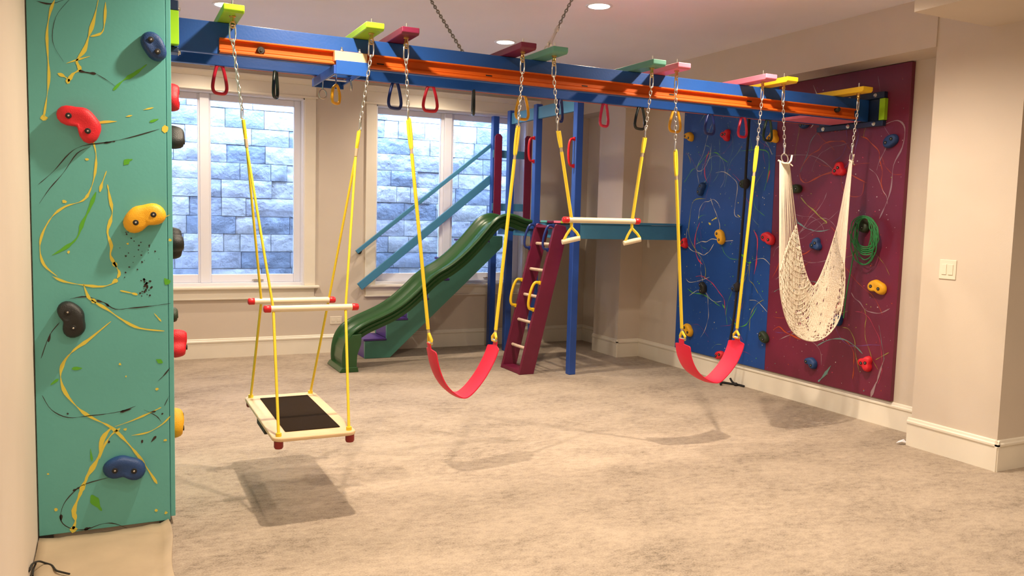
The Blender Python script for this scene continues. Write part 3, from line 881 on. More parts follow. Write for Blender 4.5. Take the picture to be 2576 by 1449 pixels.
# ceiling chains that steady the beam
for (q0, q1, Yb, lab, tb_) in (((1165, 133), (1070, -22), 4.875, 'steel ceiling chain sloping down from upper left behind the beam', False),
                               ((1376, 124), (1448, -20), 4.70, 'steel ceiling chain with turnbuckle above the first teal plank', True)):
    a = on_y(*q0, Yb); bq = on_z(*q1, ZC)
    root = thing('ceiling_chain', bq, lab, 'chain')
    a.z = max(a.z, ZT + .05)
    d = (a - bq)
    if not tb_:
        chain(root, bq + d * .02, a, scale=1.15, link=LINKD)
        MB().tube([bq + d * .025, bq], .006, 6).lathe(bq, (0, 0, -1), [(.03, 0), (.03, .004), (.012, .008)], 14).build('ceiling_hook', M['steel'], root)
        MB().tube([a, (a.x, Y1 + .019, ZT - .01)], .0045, 6).build('beam_hook', M['steel'], root)
    else:
        chain(root, bq + d * .02, bq + d * .66, scale=1.15, link=LINKD)
        MB().tube([bq + d * .025, bq], .006, 6).lathe(bq, (0, 0, -1), [(.03, 0), (.03, .004), (.012, .008)], 14).build('ceiling_hook', M['steel'], root)
        t0, t1 = bq + d * .66, bq + d * .92
        t = (t1 - t0).normalized(); s = t.orthogonal().normalized()
        mb = MB().tube([t0 - t * .01 + s * .010, t1 + s * .010], .0045, 6).tube([t0 - s * .010, t1 - s * .010], .0045, 6)
        mb.lathe(t0, t, [(.006, -.03), (.006, 0), (.015, 0), (.015, .02), (.006, .022)], 10).lathe(t1, -t, [(.006, -.03), (.006, 0), (.015, 0), (.015, .02), (.006, .022)], 10)
        mb.build('turnbuckle', M['steel'], root)
        ring = [a + Vector((.016 * math.cos(k * PI / 6), 0, .018 * math.sin(k * PI / 6))) for k in range(12)]
        MB().tube(ring, .0045, 6, closed=True).build('eye', M['steel'], root)
        MB().tube([a - Vector((0, 0, .018)), (a.x, Y1 - .16, ZT + .0)], .0045, 6).tube([(a.x, Y0 + .03, ZT + .006), (a.x, Y1 + .02, ZT + .006)], .006, 6).build('beam_hook', M['steel'], root)

# zip trolley riding on the rails
tx0 = on_y(843, 150, 4.45).x; tx1 = on_y(918, 160, 4.45).x
tr = thing('trolley', ((tx0 + tx1) / 2, 4.68, ZB - .05), 'blue and wood rolling trolley hung on the orange rails near the second green plank', 'trolley')
MB().box(tx0 - .005, tx1 + .01, 4.437, 4.478, ZB + .018, ZB + .072).build('wood_block', M['wood'], tr, bevel=.004)
MB().box(tx0 - .005, tx1 + .01, 4.905, 4.955, ZB + .018, ZB + .072).build('wood_block', M['wood'], tr, bevel=.004)
MB().box(tx0, tx1 + .012, 4.425, 4.4365, ZB - .052, ZB + .022).build('face_plate', M['blue'], tr, bevel=.002)
MB().box(tx0, tx1 + .012, 4.956, 4.968, ZB - .052, ZB + .022).build('face_plate', M['blue'], tr, bevel=.002)
MB().box(tx0 - .012, tx0, 4.425, 4.968, ZB - .052, ZB - .005).build('side_plate', M['post'], tr, bevel=.002)
MB().box(tx1, tx1 + .012, 4.437, 4.956, ZB - .03, ZB - .005).build('side_plate', M['post'], tr, bevel=.002)
for x in (tx0 + .035, tx1 - .03):
    MB().tube([(x, 4.45, ZB - .045), (x, 4.45, ZB + .095)], .005, 6).lathe((x, 4.45, ZB + .074), (0, 0, 1), [(.012, 0), (.012, .004), (.008, .004), (.008, .010)], 6).build('bolt', M['steel'], tr)
# fittings under the trolley
q = on_y(812, 237, 4.85)
MB().tube([(q.x + .022 * math.cos(k * PI / 8), 4.85, q.z + .026 * math.sin(k * PI / 8)) for k in range(16)], .0035, 6, closed=True).tube([(q.x, 4.85, q.z + .026), (q.x, 4.85, ZB - .02)], .004, 6).build('steel_ring', M['steel'], tr)
MB().tube([(q.x - .03, 4.85, ZB - .018), (tx1 + .01, 4.85, ZB - .018)], .006, 6).build('cross_rod', M['steel'], tr)
q = on_y(884, 218, 4.75)
quick_link(tr, (q.x, 4.75, q.z + .035), .06, .03, .0035, 1.1, 'snap_clip')
MB().tube([(q.x, 4.75, q.z + .03), (q.x, 4.75, ZB - .018), (q.x, 4.85, ZB - .018)], .0035, 6).build('clip_rod', M['steel'], tr)
q = on_y(845, 242, 4.62)
hx = q.x
MB().tube(smooth_path([(hx - .022, 4.60, q.z + .04), (hx - .026, 4.60, q.z), (hx - .024, 4.60, q.z - .032), (hx, 4.62, q.z - .040), (hx + .024, 4.64, q.z - .03), (hx + .026, 4.64, q.z + .01), (hx + .014, 4.63, q.z + .05), (hx, 4.62, q.z + .06), (hx - .022, 4.60, q.z + .04)], 4)[:-1], .0085, 8, closed=True).build('grip', M['r_yellow'], tr)
MB().tube([(hx, 4.62, q.z + .058), (hx, 4.62, ZB - .018), (hx, 4.85, ZB - .018)], .004, 6).build('grip_rod', M['steel'], tr)

# ================================================================== SWINGS
def lerp(a, b, t): return Vector(a) + (Vector(b) - Vector(a)) * t
def hang(parent, eye, end, phase=0, clip=True):
    # quick link at the eye, chain, then a snap clip down to end
    quick_link(parent, eye + Vector((0, 0, .006)), .078, .032, .0042, .35)
    a = eye - Vector((0, 0, .060))
    e = Vector(end)
    t = (e - a).normalized()
    b = e - t * (.05 if clip else 0)
    chain(parent, a, b, phase)
    if clip:
        quick_link(parent, b + Vector((0, 0, .012)), .060, .022, .0036, 1.0, 'snap_clip')

def belt_swing(eL, eR, pLt, pRt, pLb, pRb, seat, label):
    root = thing('belt_swing', seat[len(seat) // 2], label, 'swing')
    for eye, top, bot, ph in ((EYE[eL], pLt, pLb, 0), (EYE[eR], pRt, pRb, 1)):
        hang(root, eye, top, ph)
        t = (Vector(bot) - Vector(top)).normalized()
        s = Vector((1, 0, 0))
        # double sleeve at the top, tape, rope, tape, triangle
        q = lerp(top, bot, .125)
        lp = [top + Vector((0, 0, .0)) - s * .0065, lerp(top, q, .5) - s * .0075, q - s * .004, q + s * .004, lerp(top, q, .5) + s * .0075, top + s * .0065, top + Vector((0, 0, .009))]
        MB().tube(smooth_path(lp + [lp[0]], 3)[:-1], .0085, 8, closed=True).build('rope_sleeve', M['rope'], root)
        MB().tube([q, lerp(top, bot, .155)], .0085, 8).build('tape_band', M['tape'], root)
        MB().tube([lerp(top, bot, .155), bot], .0105, 8).build('rope', M['rope'], root)
        return_pts = bot
    # seat ends
    n = len(seat)
    for end, bot in ((seat[0], pLb), (seat[-1], pRb)):
        e = Vector(end); b = Vector(bot)
        k = lerp(b, e, .28)
        MB().tube([b, k], .0085, 8).build('tape_band', M['tape'], root)
        MB().tube([k, e + Vector((0, -.026, .016)), e + Vector((0, -.024, -.004)), e + Vector((0, .024, -.004)), e + Vector((0, .026, .016)), k], .0085, 8).build('triangle_link', M['rope'], root)
    P = smooth_path(seat, 7)
    vs = []; fs = []
    tot = len(P) - 1
    hw = .078
    for i, p in enumerate(P):
        d = min(i, tot - i) / tot
        w = .024 if d < .075 else (.024 + (hw - .024) * min(1, (d - .075) / .02 + .35) if d < .11 else hw)
        t = (P[min(i + 1, tot)] - P[max(i - 1, 0)]).normalized()
        nrm = Vector((t.z, 0, -t.x)) * -.003
        sag = Vector((0, 0, 0))
        for yy in (-w, -w * .5, 0, w * .5, w):
            dip = nrm.normalized() * (.010 * (1 - (yy / hw) ** 2))
            wv = Vector((0, yy, yy * .02))
            vs += [p + wv + nrm - dip, p + wv - nrm - dip]
        if i:
            a = (i - 1) * 10; b = i * 10
            for c in range(4):
                fs.append((a + 2 * c, a + 2 * c + 2, b + 2 * c + 2, b + 2 * c))
                fs.append((a + 2 * c + 1, b + 2 * c + 1, b + 2 * c + 3, a + 2 * c + 3))
            fs.append((a, b, b + 1, a + 1)); fs.append((a + 8, a + 9, b + 9, b + 8))
    m = (len(P) - 1) * 10
    fs.append((0, 1, 3, 5, 7, 9, 8, 6, 4, 2)); fs.append(tuple(m + k for k in (0, 2, 4, 6, 8, 9, 7, 5, 3, 1)))
    MB().add(vs, fs, True).build('seat', M['belt'], root)
    for e in (seat[0], seat[-1]):
        e = Vector(e)
        MB().lathe(e + Vector((0, -.03, .0)), (0, 1, 0), [(.007, 0), (.007, .06)], 8).build('seat_pin', M['steel'], root)
    return root
SY = 4.33
P_ = lambda x, y: on_y(x, y, SY)
belt_swing('m1', 'm2', P_(1028, 303), P_(1303, 322), P_(1077, 828), P_(1247, 830),
           [P_(1082, 862), P_(1086, 884), P_(1094, 922), P_(1109, 958), P_(1132, 983), P_(1157, 994), P_(1180, 979), P_(1208, 943), P_(1230, 902), P_(1240, 875), P_(1243, 855)],
           'red belt swing on maroon planks, hanging before the slide')
belt_swing('p1', 'p2', P_(1699, 382), P_(1904, 372), P_(1715, 826), P_(1854, 826),
           [P_(1717, 852), P_(1718, 870), P_(1723, 900), P_(1738, 930), P_(1762, 950), P_(1788, 957), P_(1810, 940), P_(1833, 910), P_(1847, 880), P_(1852, 862), P_(1852, 848)],
           'red belt swing on pink planks, hanging before the blue panel')

# trapeze bar
tz = thing('trapeze_swing', P_(1512, 580), 'cream trapeze bar with triangle hand grips on teal planks', 'swing')
bl_, br_ = P_(1417, 553), P_(1608, 557)
for eye, top, bot, hand in ((EYE['t1'], P_(1405, 330), P_(1438, 553), P_(1436, 604)), (EYE['t2'], P_(1622, 347), P_(1590, 556), P_(1590, 607))):
    hang(tz, eye, top, 1)
    q = lerp(top, bot, .18); q2 = lerp(top, bot, .23)
    s = Vector((.0065, 0, 0))
    lp = [top - s, lerp(top, q, .5) - s, q - s * .4, q + s * .4, lerp(top, q, .5) + s, top + s]
    MB().tube(lp, .009, 8, closed=True).build('rope_sleeve', M['rope'], tz)
    MB().tube([q, q2], .0085, 8).build('tape_band', M['tape'], tz)
    MB().tube([q2, bot], .0105, 8).build('rope', M['rope'], tz)
    sgn = Vector((.048, -.012, .012))
    a = hand - sgn; b = hand + sgn
    kn = Vector(bot) - Vector((0, 0, .045))
    MB().tube([bot, kn], .0095, 8).tube([kn, lerp(kn, a, .5) - Vector((.004, 0, 0)), a], .0085, 8).tube([kn, lerp(kn, b, .5) + Vector((.012, 0, 0)), b + Vector((.002, 0, .01)), b], .0085, 8).build('grip_rope', M['rope'], tz)
    MB().tube([a - sgn * .12, b + sgn * .12], .0155, 10).build('hand_grip', M['bar'], tz)
d = (br_ - bl_).normalized()
MB().tube([bl_ + d * .02, br_ - d * .02], .0175, 14).build('bar', M['bar'], tz)
for e, s in ((bl_, 1), (br_, -1)):
    MB().lathe(e - d * s * .004, d * s, [(.006, 0), (.016, .002), (.020, .008), (.020, .038), (.018, .040)], 14).build('end_cap', M['red'], tz)

# platform swing
ZP = .432
bx0, bx1, by0, by1 = .655, 1.058, 3.875, 4.845
ps = thing('platform_swing', ((bx0 + bx1) / 2, 4.35, ZP - .05), 'pale wooden platform swing with black mat on lime green planks', 'swing')
def rrect(x0, x1, y0, y1, r, n=6):
    o = []
    for cx, cy, a0 in ((x1 - r, y1 - r, 0), (x0 + r, y1 - r, PI / 2), (x0 + r, y0 + r, PI), (x1 - r, y0 + r, 1.5 * PI)):
        for k in range(n + 1):
            a = a0 + PI / 2 * k / n
            o.append((cx + r * math.cos(a), cy + r * math.sin(a)))
    return o
MB().prism(rrect(bx0, bx1, by0, by1, .045), 'z', ZP - .020, ZP).build('board', M['wood'], ps, bevel=.006)
MB().prism(rrect(bx0 + .075, bx1 - .060, by0 + .105, by1 - .095, .004, 1), 'z', ZP + .0005, ZP + .004).build('mat', M['matt'], ps)
for x in (bx0 + .03, bx1 - .03):
    for y in (by0 + .03, by1 - .03):
        MB().lathe((x, y, ZP - .0205), (0, 0, -1), [(.022, 0), (.022, .028), (.018, .036)], 12).build('foot', M['feet'], ps)
MB().box(bx0 + .02, bx0 + .06, 4.25, 4.5, ZP - .075, ZP - .0205).build('under_rail', M['rubber'], ps)
zb_ = 1.017
for side, eye, px, py in ((0, 'g1', 612, 302), (1, 'g2', 903, 330)):
    top = P_(px, py)
    hang(ps, EYE[eye], top, side)
    xc = (bx0 + .032) if side == 0 else (bx1 - .032)
    xb = .700 if side == 0 else 1.062
    s = Vector((0, .0065, 0))
    low = top + (Vector((xb, SY, zb_)) - top) * .10
    MB().tube([top + s, top - s, lerp(top, low, .6) - s, low, lerp(top, low, .6) + s], .0085, 8, closed=True).build('rope_sleeve', M['rope'], ps)
    low2 = top + (Vector((xb, SY, zb_)) - top) * .145
    MB().tube([low, low2], .009, 8).build('tape_band', M['tape'], ps)
    for yy, yc in ((4.51, by1 - .04), (4.14, by0 + .04)):
        kn = Vector((xb, yy, zb_))
        MB().tube([low2, lerp(low2, kn, .5), kn], .0066, 8).tube([kn, (xc, yc, ZP + .002)], .0072, 8).tube([(xc, yc, ZP), (xc, yc, ZP + .016)], .014, 8).build('rope', M['rope'], ps)
for yy, a, b in ((4.14, .655, 1.128), (4.51, .632, 1.097)):
    MB().tube([(a + .02, yy, zb_), (b - .02, yy, zb_)], .0165, 14).build('hand_bar', M['bar'], ps)
    for e, s in ((a, 1), (b, -1)):
        MB().lathe((e - .003 * s, yy, zb_), (s, 0, 0), [(.006, 0), (.014, .002), (.0185, .008), (.0185, .034), (.017, .036)], 14).build('end_cap', M['red'], ps)

# net hammock
hm = thing('net_hammock', P_(2046, 800), 'cream cotton net hammock on yellow planks before the maroon panel', 'hammock')
hL, hR = P_(1974, 400), P_(2141, 398)
hang(hm, EYE['y1'], hL + Vector((0, 0, .030)), 0)
hang(hm, EYE['y2'], hR + Vector((0, 0, .030)), 1)
MB().tube([(hL.x + .030 * math.cos(k * PI / 9), SY + .008 * math.sin(k * PI / 9), hL.z + .005 + .032 * math.sin(k * PI / 9)) for k in range(18)], .004, 6, closed=True).build('ring', M['steel'], hm)
MB().tube([(hR.x + .010 * math.cos(k * PI / 9), SY + .022 * math.cos(k * PI / 9), hR.z + .008 + .028 * math.sin(k * PI / 9)) for k in range(18)], .004, 6, closed=True).build('ring', M['steel'], hm)
YN = 4.25; YFAR = 4.50
lowpx = [(1961, 682), (1962, 720), (1967, 760), (1977, 800), (1993, 832), (2018, 852), (2047, 858), (2075, 848), (2098, 825), (2113, 795), (2122, 750), (2125, 710), (2124, 662)]
uppx = [(2003, 566), (2008, 595), (2014, 630), (2021, 665), (2030, 695), (2038, 712), (2046, 720), (2055, 712), (2065, 692), (2077, 662), (2088, 630), (2098, 598), (2107, 568)]
lowC = smooth_path([on_y(x, y, YN) for x, y in lowpx], 5)
upC = smooth_path([on_y(x, y, YFAR) for x, y in uppx], 5)
NU = len(lowC)
NV = 26
def hamp(i, v):
    a, b = upC[i], lowC[i]
    t = i / (NU - 1)
    k = math.sin(PI * v) * (.06 + .10 * math.sin(PI * t))
    return a.lerp(b, v) + Vector((0, .25 * k, -.55 * k * math.sin(PI * t)))
grid = [[hamp(i, j / NV) for j in range(NV + 1)] for i in range(NU)]
# sheet of close cotton netting, opened into holes where the mesh is stretched
rr = random.Random(11)
vs = []; fs = []
for i in range(NU):
    for j in range(NV + 1): vs.append(grid[i][j] + Vector((0, rr.uniform(-.003, .003), rr.uniform(-.003, .003))))
for i in range(NU - 1):
    for j in range(NV):
        t = i / (NU - 1); v = j / NV
        ph = .03
        if v > .80: ph = .10 + .42 * min(1, t * 1.6)
        if v < .10: ph = .5
        if .20 < v < .60 and .32 < t < .50: ph = .42
        if rr.random() < ph: continue
        a = i * (NV + 1) + j
        fs.append((a, a + 1, a + NV + 2, a + NV + 1))
sh = MB().add(vs, fs, True).build('net', M['net'], hm)
so = sh.modifiers.new('thick', 'SOLIDIFY'); so.thickness = .006; so.offset = 0
nc = MB()
for s_ in (1, -1):
    for st in range(-NV, NU + NV, 2):
        path = []
        for k in range(NV + 1):
            i = st + s_ * k if s_ == 1 else st + NV - k
            if 0 <= i < NU:
                path.append(grid[i][k] + Vector((0, -.004 + rr.uniform(-.003, .003), rr.uniform(-.002, .002))))
        if len(path) > 2: nc.tube(path, .0026, 4, cap=False)
o_ = nc.build('net_knots', M['cord'], hm); o_['kind'] = 'stuff'
MB().tube(lowC, .0045, 6).build('edge_cord', M['cord'], hm)
MB().tube(upC, .0045, 6).build('edge_cord', M['cord'], hm)
for end, apex, spread in ((0, hL, .052), (NU - 1, hR, .012)):
    nn = 15
    for k in range(nn):
        g = grid[end][int(round(k / (nn - 1) * NV))]
        s = (k / (nn - 1) - .5) * 2
        a = apex + Vector((-s * spread, -s * .01 * (1 if end == 0 else 2), -.020 - .008 * (1 - s * s)))
        mid = a.lerp(g, .5) + Vector((rr.uniform(-.003, .003), rr.uniform(-.004, .004), 0))
        MB().tube([a, mid, g], .0036 if end == 0 else .0042, 5).build('cord', M['cord'], hm)
    MB().tube([apex + Vector((-spread - .006, 0, -.012)), apex + Vector((-spread * .5, -.012, -.030)), apex + Vector((spread * .5, -.012, -.030)), apex + Vector((spread + .006, 0, -.008)), apex + Vector((spread + .014, 0, .03))], .0065, 6).build('whipping', M['cord'], hm)
    MB().tube([apex + Vector((spread, 0, -.03)), apex + Vector((spread + .02, -.005, -.045))], .004, 5).build('knot_tail', M['cord'], hm)

# ================================================================== PLAY DECK
XD = 3.95; ZD = 1.455
dk = thing('play_deck', (4.5, 7.6, 0), 'raised blue play deck with tall posts between window and blue panel', 'play deck')
PW = .036
posts = [(XD, 6.79, 2.60), (XD, 7.62, 2.665), (XD, 8.25, 2.665), (XD - .06, 8.55, 2.63)]
for x, y, zt in posts:
    MB().box(x - PW, x + PW, y - PW, y + PW, 0, zt).build('post', M['post'], dk, bevel=.005)
MB().box(XD - .018, XD + .018, 6.83, 8.21, 2.515, 2.635).build('top_rail', M['sky'], dk, bevel=.003)
MB().box(XD + .038, XR - .06, 6.755, 6.793, 1.31, 1.452).build('front_fascia', M['sky'], dk, bevel=.003)
MB().box(XD + .036, XD + .074, 6.83, 8.62, 1.30, 1.445).build('side_fascia', M['sky'], dk, bevel=.003)
nbd = 0
cols = ['sky', 'lime', 'pink', 'maroon', 'teal', 'pink', 'sky', 'purple', 'pink', 'sky', 'maroon', 'teal']
y = 6.74
while y < 8.58:
    key = cols[nbd % len(cols)]
    x1 = 4.905 if y + .14 > 7.46 and y < 8.0 else XR - .055
    b = MB().box(XD - .03 if not any(abs(y + .07 - p[1]) < .11 for p in posts) else XD + .038, x1, y, y + .137, 1.4535, 1.475).build('deck_board', M[key], dk, bevel=.002)
    y += .142; nbd += 1
for a, b in ((4.3, 6.8), (4.8, 6.8)):
    MB().box(a, a + .038, b, 8.6, 1.31, 1.453).build('joist', M['navy'], dk)
# back railing in front of the window
for z0 in (2.165, 1.567):
    MB().box(XD - .10, 4.315, 8.495, 8.512, z0, z0 + .085).build('railing', M['sky'], dk, bevel=.003)
for x in (3.905, 4.282):
    MB().prism([(x - .045, 1.38), (x + .045, 1.38), (x + .045, 2.40), (x + .02, 2.43), (x - .02, 2.43), (x - .045, 2.40)], 'y', 8.475, 8.493).build('picket', M['maroon'], dk, bevel=.003)
def dhandle(parent, a, b, out, key, r=.012, name='handle'):
    # C-shaped grab handle from a to b bulging along out
    a = Vector(a); b = Vector(b); o = Vector(out)
    pts = smooth_path([a, a + o * .62 + (b - a) * .0, a + o * .93 + (b - a) * .16, a + o * 1.04 + (b - a) * .5, a + o * .93 + (b - a) * .84, b + o * .62 - (b - a) * .0, b], 4)
    mb = MB().tube(pts, r, 8)
    for e, s in ((a, 1), (b, -1)):
        mb.bar(e - (b - a).normalized() * .022 * s + o * .08, e + (b - a).normalized() * .014 * s + o * .08, .026, .012, side=o.cross(b - a))
        mb.lathe(e - (b - a).normalized() * .015 * s + o * .1, o, [(.005, 0), (.005, .006)], 8)
    return mb.build(name, M[key], parent)
for y, zz in ((7.62, (2.085, 2.315)), (6.79, (2.00, 2.245))):
    dhandle(dk, (XD - PW - .002, y - .005, zz[1]), (XD - PW - .002, y - .005, zz[0]), (-.065, -.01, 0), 'red')['label'] = 'red grab handle'

# slide
sl = thing('wave_slide', (2.0, 7.78, 0), 'dark green plastic wave slide coming down from the deck', 'slide')
prof = [(1.912, .0), (1.905, .10), (1.912, .20), (1.935, .29), (1.985, .375), (2.06, .437), (2.15, .485), (2.27, .535), (2.39, .59), (2.51, .665), (2.64, .775), (2.745, .875), (2.85, .955), (2.975, 1.025), (3.114, 1.13), (3.253, 1.265), (3.352, 1.375), (3.43, 1.46), (3.51, 1.515), (3.60, 1.538), (3.70, 1.525), (3.80, 1.49), (3.88, 1.478)]
C = smooth_path([(x, 0, z) for x, z in prof], 4)
yn, yf = 7.53, 8.02
sec = []  # (y, depth below rim, is inside)
dp = .125   # skirt depth
bd = .085   # channel depth
section = [(yn + .088, -dp), (yn + .078, -dp), (yn + .056, -dp * .76), (yn + .064, -dp * .72), (yn + .034, -dp * .46), (yn + .044, -dp * .42), (yn + .006, -.022), (yn + .012, -.006), (yn + .022, 0), (yn + .038, -.003), (yn + .047, -.014), (yn + .055, -.035), (yn + .068, -bd * .8), (yn + .095, -bd), (yn + .18, -bd - .006),
           ((yn + yf) / 2, -bd - .008), (yf - .18, -bd - .006), (yf - .095, -bd), (yf - .068, -bd * .8), (yf - .055, -.035), (yf - .047, -.014), (yf - .038, -.003), (yf - .022, 0), (yf - .012, -.006), (yf - .006, -.022), (yf - .02, -dp * .42), (yf - .04, -dp), (yf - .05, -dp), (yf - .09, -bd - .025), ((yn + yf) / 2, -bd - .03), (yn + .12, -bd - .025)]
vs = []; fs = []
K = len(section)
for i, c in enumerate(C):
    t = (C[min(i + 1, len(C) - 1)] - C[max(i - 1, 0)]).normalized()
    nrm = Vector((-t.z, 0, t.x))
    if nrm.z < 0 and i > 8: nrm = -nrm
    x_ = c.x; f_ = 1.0
    # skirt deepens towards the exit
    for yy, d in section:
        k = 1.0
        if d <= -dp * .99: k = 1.05
        p = c + nrm * (d * k)
        vs.append((p.x, yy, max(p.z, 0.001)))
    if i:
        a = (i - 1) * K; b = i * K
        for q in range(K):
            w_ = (q + 1) % K
            fs.append((a + q, a + w_, b + w_, b + q))
fs.append(tuple(range(K - 1, -1, -1)))
fs.append(tuple(range((len(C) - 1) * K, len(C) * K)))
MB().add(vs, fs, True).build('chute', M['slide'], sl)
# foot block under the exit
ft = MB().prism([(1.945, 0), (1.925, .10), (1.935, .20), (1.965, .28), (2.03, .33), (2.10, .30), (2.075, .24), (2.05, .14), (2.045, 0)], 'y', yn + .07, yf - .07)
for yy in (yn + .002, yf - .04):
    ft.prism([(1.935, 0), (1.912, .10), (1.92, .20), (1.945, .28), (2.0, .355), (2.09, .36), (2.085, .26), (2.05, .16), (2.042, 0)], 'y', yy, yy + .04)
ft.prism([(1.880, 0), (1.880, .012), (1.905, .045), (1.93, .05), (2.05, .05), (2.06, 0)], 'y', yn - .012, yf + .012)
ft.build('exit_foot', M['slide'], sl, bevel=.008)
MB().box(3.86, 3.912, yn + .06, yf - .06, 1.36, 1.385).build('deck_bracket', M['navy'], sl)

# ladder
ld_ = thing('deck_ladder', (3.53, 7.12, 0), 'maroon ladder with pale rungs leaning against the deck', 'ladder')
xb0, xt0 = 3.455, 3.80
for yy in (6.925, 7.315):
    MB().prism([(xb0, 0), (xb0 + .155, 0), (xt0 + .135, 1.36), (xt0 + .115, 1.425), (xt0 + .02, 1.445), (xt0 - .005, 1.425)], 'y', yy - .019, yy + .019).build('side_rail', M['maroon'], ld_, bevel=.004)
MB().prism([(xb0 + .005, .003), (xb0 + .15, .003), (xb0 + .157, .035), (xb0 + .012, .035)], 'y', 6.945, 7.295).build('foot_board', M['maroon'], ld_, bevel=.002)
MB().prism([(xt0 - .005, 1.405), (xt0 + .11, 1.39), (xt0 + .112, 1.412), (xt0 - .002, 1.427)], 'y', 6.945, 7.295).build('top_board', M['maroon'], ld_, bevel=.002)
for zz in (.235, .485, .735, .99, 1.245):
    x = xb0 + .055 + (xt0 - xb0) * zz / 1.44
    MB().tube([(x, 6.945, zz), (x, 7.295, zz)], .0155, 12).build('rung', M['rung'], ld_)
for yy in (6.925, 7.315):
    fx = lambda zz: xb0 + (xt0 - xb0) * zz / 1.44 - .003
    dhandle(ld_, (fx(1.425), yy, 1.425), (fx(1.20), yy, 1.20), (-.075, 0, .01), 'r_blue', .012)['label'] = 'blue grab handle'
    dhandle(ld_, (fx(.875), yy, .875), (fx(.625), yy, .625), (-.075, 0, .015), 'yellow', .014)['label'] = 'yellow grab handle'

# stairs
st = thing('staircase', (3.1, 8.42, 0), 'narrow green staircase with purple steps behind the slide', 'staircase')
x0s, z0s, run, rise = 2.305, .183, .231, .207
poly = [(x0s, .002)]
zz = z0s; x = x0s
for i in range(6):
    poly.append((x, zz)); x += run; poly.append((x, zz)); zz += rise
poly += [(x, min(zz, 1.29)), (3.848, 1.29), (3.848, 1.17), (2.575, .002)]
for yy in (8.205, 8.60):
    MB().prism(poly, 'y', yy - .016, yy + .016).build('stringer', M['tealdark'], st, bevel=.002)
zz = z0s; x = x0s
for i in range(6):
    MB().box(x - .016, x + run - .002, 8.185, 8.62, zz + .002, zz + .024).build('tread', M['purple'], st, bevel=.003)
    MB().box(x + .002, x + .018, 8.222, 8.583, max(.003, zz - rise + .026), zz).build('riser', M['purple'], st)
    x += run; zz += rise
for a, b, w, h, lab in (((2.32, 8.60, 1.085), (3.885, 8.60, 2.325), .034, .042, 'upper light blue stair handrail crossing the right window'),
                        ((2.355, 8.60, .712), (3.89, 8.60, 1.945), .026, .085, 'lower wider light blue stair rail crossing the right window')):
    r_ = thing('stair_rail', a, lab, 'handrail')
    MB().bar(a, b, w, h, side=(0, 1, 0)).build('rail_board', M['sky'], r_, bevel=.004)
    t = (Vector(b) - Vector(a)).normalized()
    for f in (.045,):
        p = Vector(a) + t * .07
        MB().tube([p - Vector((0, 0, .02)), p + Vector((0, .03, -.045)), (p.x, 8.698, p.z - .045)], .009, 8).lathe((p.x, 8.698, p.z - .045), (0, -1, 0), [(.026, 0), (.026, .006), (.012, .010)], 12).build('wall_bracket', M['rubber'], r_)

# ================================================================== ROPES, PLATES, SMALL THINGS
XRp = 5.06
rp = thing('climbing_rope', (XRp, 5.9, 0), 'black knotted climbing rope hanging down the blue panel to the carpet', 'rope')
pts = [on_x(1886, 262, XRp)] + [on_x(x, y, XRp) for x, y in ((1883, 330), (1878, 400), (1873, 500), (1868, 560), (1862, 640), (1855, 720), (1846, 800), (1838, 850), (1830, 900), (1826, 930))]
pts[0].z = 2.69
path = smooth_path(pts, 4)
mb = MB().tube(path, .0115, 8)
mb.build('rope', M['blackrope'], rp)
MB().lathe((pts[0].x, pts[0].y, 2.694), (0, 0, -1), [(.03, 0), (.03, .005), (.012, .012), (.012, .03)], 12).build('rope_anchor', M['steel'], rp)
for x, y in ((1877, 462), (1855, 722)):
    p = on_x(x, y, XRp)
    MB().lathe(p + Vector((0, 0, -.045)), (0, 0, 1), [(.012, 0), (.026, .015), (.030, .04), (.027, .07), (.012, .09)], 10).build('knot', M['blackrope'], rp)
e = pts[-1]
fl = [e, Vector((e.x - .02, e.y + .02, .07)), Vector((e.x - .05, e.y, .014)), on_z(1815, 962, .012), on_z(1838, 965, .012), on_z(1860, 968, .012), on_z(1880, 971, .012), on_z(1866, 962, .014), on_z(1855, 950, .05)]
fl = [Vector((min(q.x, 5.165), q.y, q.z)) for q in fl]
MB().tube(smooth_path(fl, 4), .0095, 8).build('rope_tail', M['blackrope'], rp)
for q in (on_z(1852, 967, .016), on_z(1850, 952, .03)):
    MB().lathe(q - Vector((.02, 0, 0)), (1, .3, 0), [(.006, 0), (.017, .012), (.017, .028), (.006, .04)], 8).build('knot', M['blackrope'], rp)

c = on_x(2182, 604, XP - .03)
gc = thing('rope_coil', c, 'green rope coil hung over a dark hold on the maroon panel', 'rope')
rr = random.Random(4)
for k in range(9):
    a_, b_ = .105 + rr.uniform(-.04, .022), .175 + rr.uniform(-.05, .014)
    oy, oz = rr.uniform(-.012, .012), .175 - b_ + rr.uniform(-.008, .008)
    pts = []
    for i in range(28):
        t = 2 * PI * i / 28
        pts.append((XP - .062 - .014 * rr.random() - .01 * math.sin(t), c.y - a_ * math.cos(t) + oy, c.z + b_ * math.sin(t) + oz))
    MB().tube(pts, .0042, 6, closed=True).build('coil_turn', M['greenrope'], gc)
for k in range(5):
    s0 = rr.uniform(-.08, -.02)
    MB().tube(smooth_path([(XP - .05, c.y + .09, c.z + .02 + k * .01), (XP - .07, c.y + .03, c.z - .04 - k * .012), (XP - .07, c.y - .04, c.z - .05 - k * .015), (XP - .05, c.y - .09, c.z - .01 - k * .02)], 4), .005, 6).build('cross_turn', M['greenrope'], gc)
MB().tube(smooth_path([(XP - .05, c.y + .10, c.z - .09), (XP - .03, c.y + .14, c.z - .25), (XP - .03, c.y + .17, c.z - .45), (XP - .03, c.y + .18, c.z - .62)], 5), .005, 6).build('rope_tail', M['greenrope'], gc)

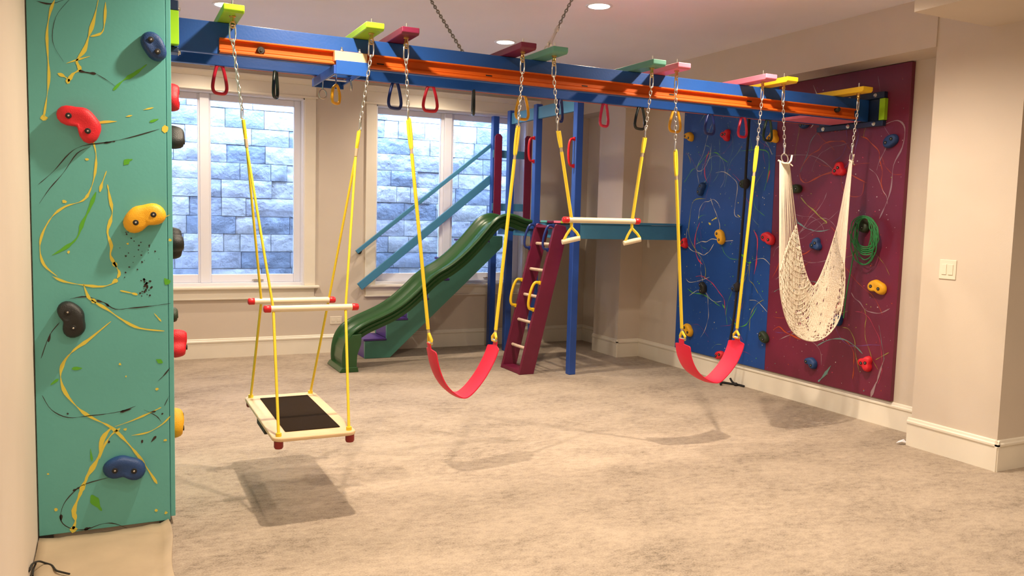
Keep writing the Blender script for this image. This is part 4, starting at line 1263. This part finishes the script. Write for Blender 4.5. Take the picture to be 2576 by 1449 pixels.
p = on_x(2385, 678, 4.915)
sw = thing('light_switch', (4.915, p.y, p.z), 'cream double rocker light switch on the right column', 'switch')
MB().box(4.909, 4.9148, p.y - .060, p.y + .060, p.z - .064, p.z + .064).build('cover_plate', M['plate'], sw, bevel=.003)
for s in (-.023, .023):
    MB().box(4.905, 4.909, p.y + s - .017, p.y + s + .017, p.z - .034, p.z + .034).build('rocker', M['plate'], sw, bevel=.0015)
ot = thing('wall_outlet', (2.127, 8.70, .345), 'cream wall outlet under the windows behind the slide', 'outlet')
MB().box(2.062, 2.192, 8.694, 8.6998, .305, .388).build('cover_plate', M['plate'], ot, bevel=.003)
for s in (-.03, .03):
    MB().box(2.127 + s - .018, 2.127 + s + .018, 8.692, 8.694, .330, .362).build('socket', M['plate'], ot, bevel=.001)

# drop cloth on the carpet under the teal panel, and a cable
nx, ny = 14, 20
vs = []; fs = []
rr = random.Random(9)
for j in range(ny + 1):
    for i in range(nx + 1):
        u = i / nx; v = j / ny
        x = -.325 + u * (.205 + .325 + .012 * math.sin(v * 9)); y = 2.9 + v * 1.19
        z = .006 + .010 * (math.sin(u * 7 + v * 5) * math.sin(v * 11 - u * 3)) ** 2 + (.022 if u > .93 else 0) + rr.uniform(0, .003)
        vs.append((x, y, z))
for j in range(ny):
    for i in range(nx):
        a = j * (nx + 1) + i
        fs.append((a, a + 1, a + nx + 2, a + nx + 1))
dc = MB().add(vs, fs, True).build('drop_cloth', M['sheet'], loc=(-.05, 3.5, 0))
sm = dc.modifiers.new('thick', 'SOLIDIFY'); sm.thickness = .004; sm.offset = 1
tag(dc, 'tan drop cloth lying on the carpet at the foot of the teal panel', 'drop cloth')
cb = MB()
cpts = [(68, 1446, .02), (75, 1430, .05), (84, 1417, .06), (98, 1412, .05), (112, 1416, .025), (130, 1422, .02), (140, 1434, .022), (150, 1438, .022), (175, 1444, .022)]
cb.tube(smooth_path([on_z(*q) for q in cpts], 4), .004, 6)
cb.tube(smooth_path([on_z(*q) for q in [(66, 1440, .02), (74, 1436, .05), (80, 1420, .06), (90, 1416, .05), (84, 1432, .03), (82, 1449, .02)]], 4), .004, 6)
tag(cb.build('cable', M['rubber'], loc=on_z(75, 1440, .02)), 'dark thin cable looped on the drop cloth at lower left', 'cable')
q = on_z(2270, 1118, 0)
sc = MB().add([(q.x - .05, q.y + .01, .012), (q.x - .01, q.y + .02, .02), (q.x + .01, q.y, .035), (q.x + .02, q.y - .02, .012), (q.x - .02, q.y - .01, .022)], [(0, 1, 2, 4), (4, 2, 3)]).build('plastic_scrap', M['sash'], loc=q)
m_ = sc.modifiers.new('thick', 'SOLIDIFY'); m_.thickness = .003
tag(sc, 'small white plastic scrap on the carpet at the column corner', 'scrap')
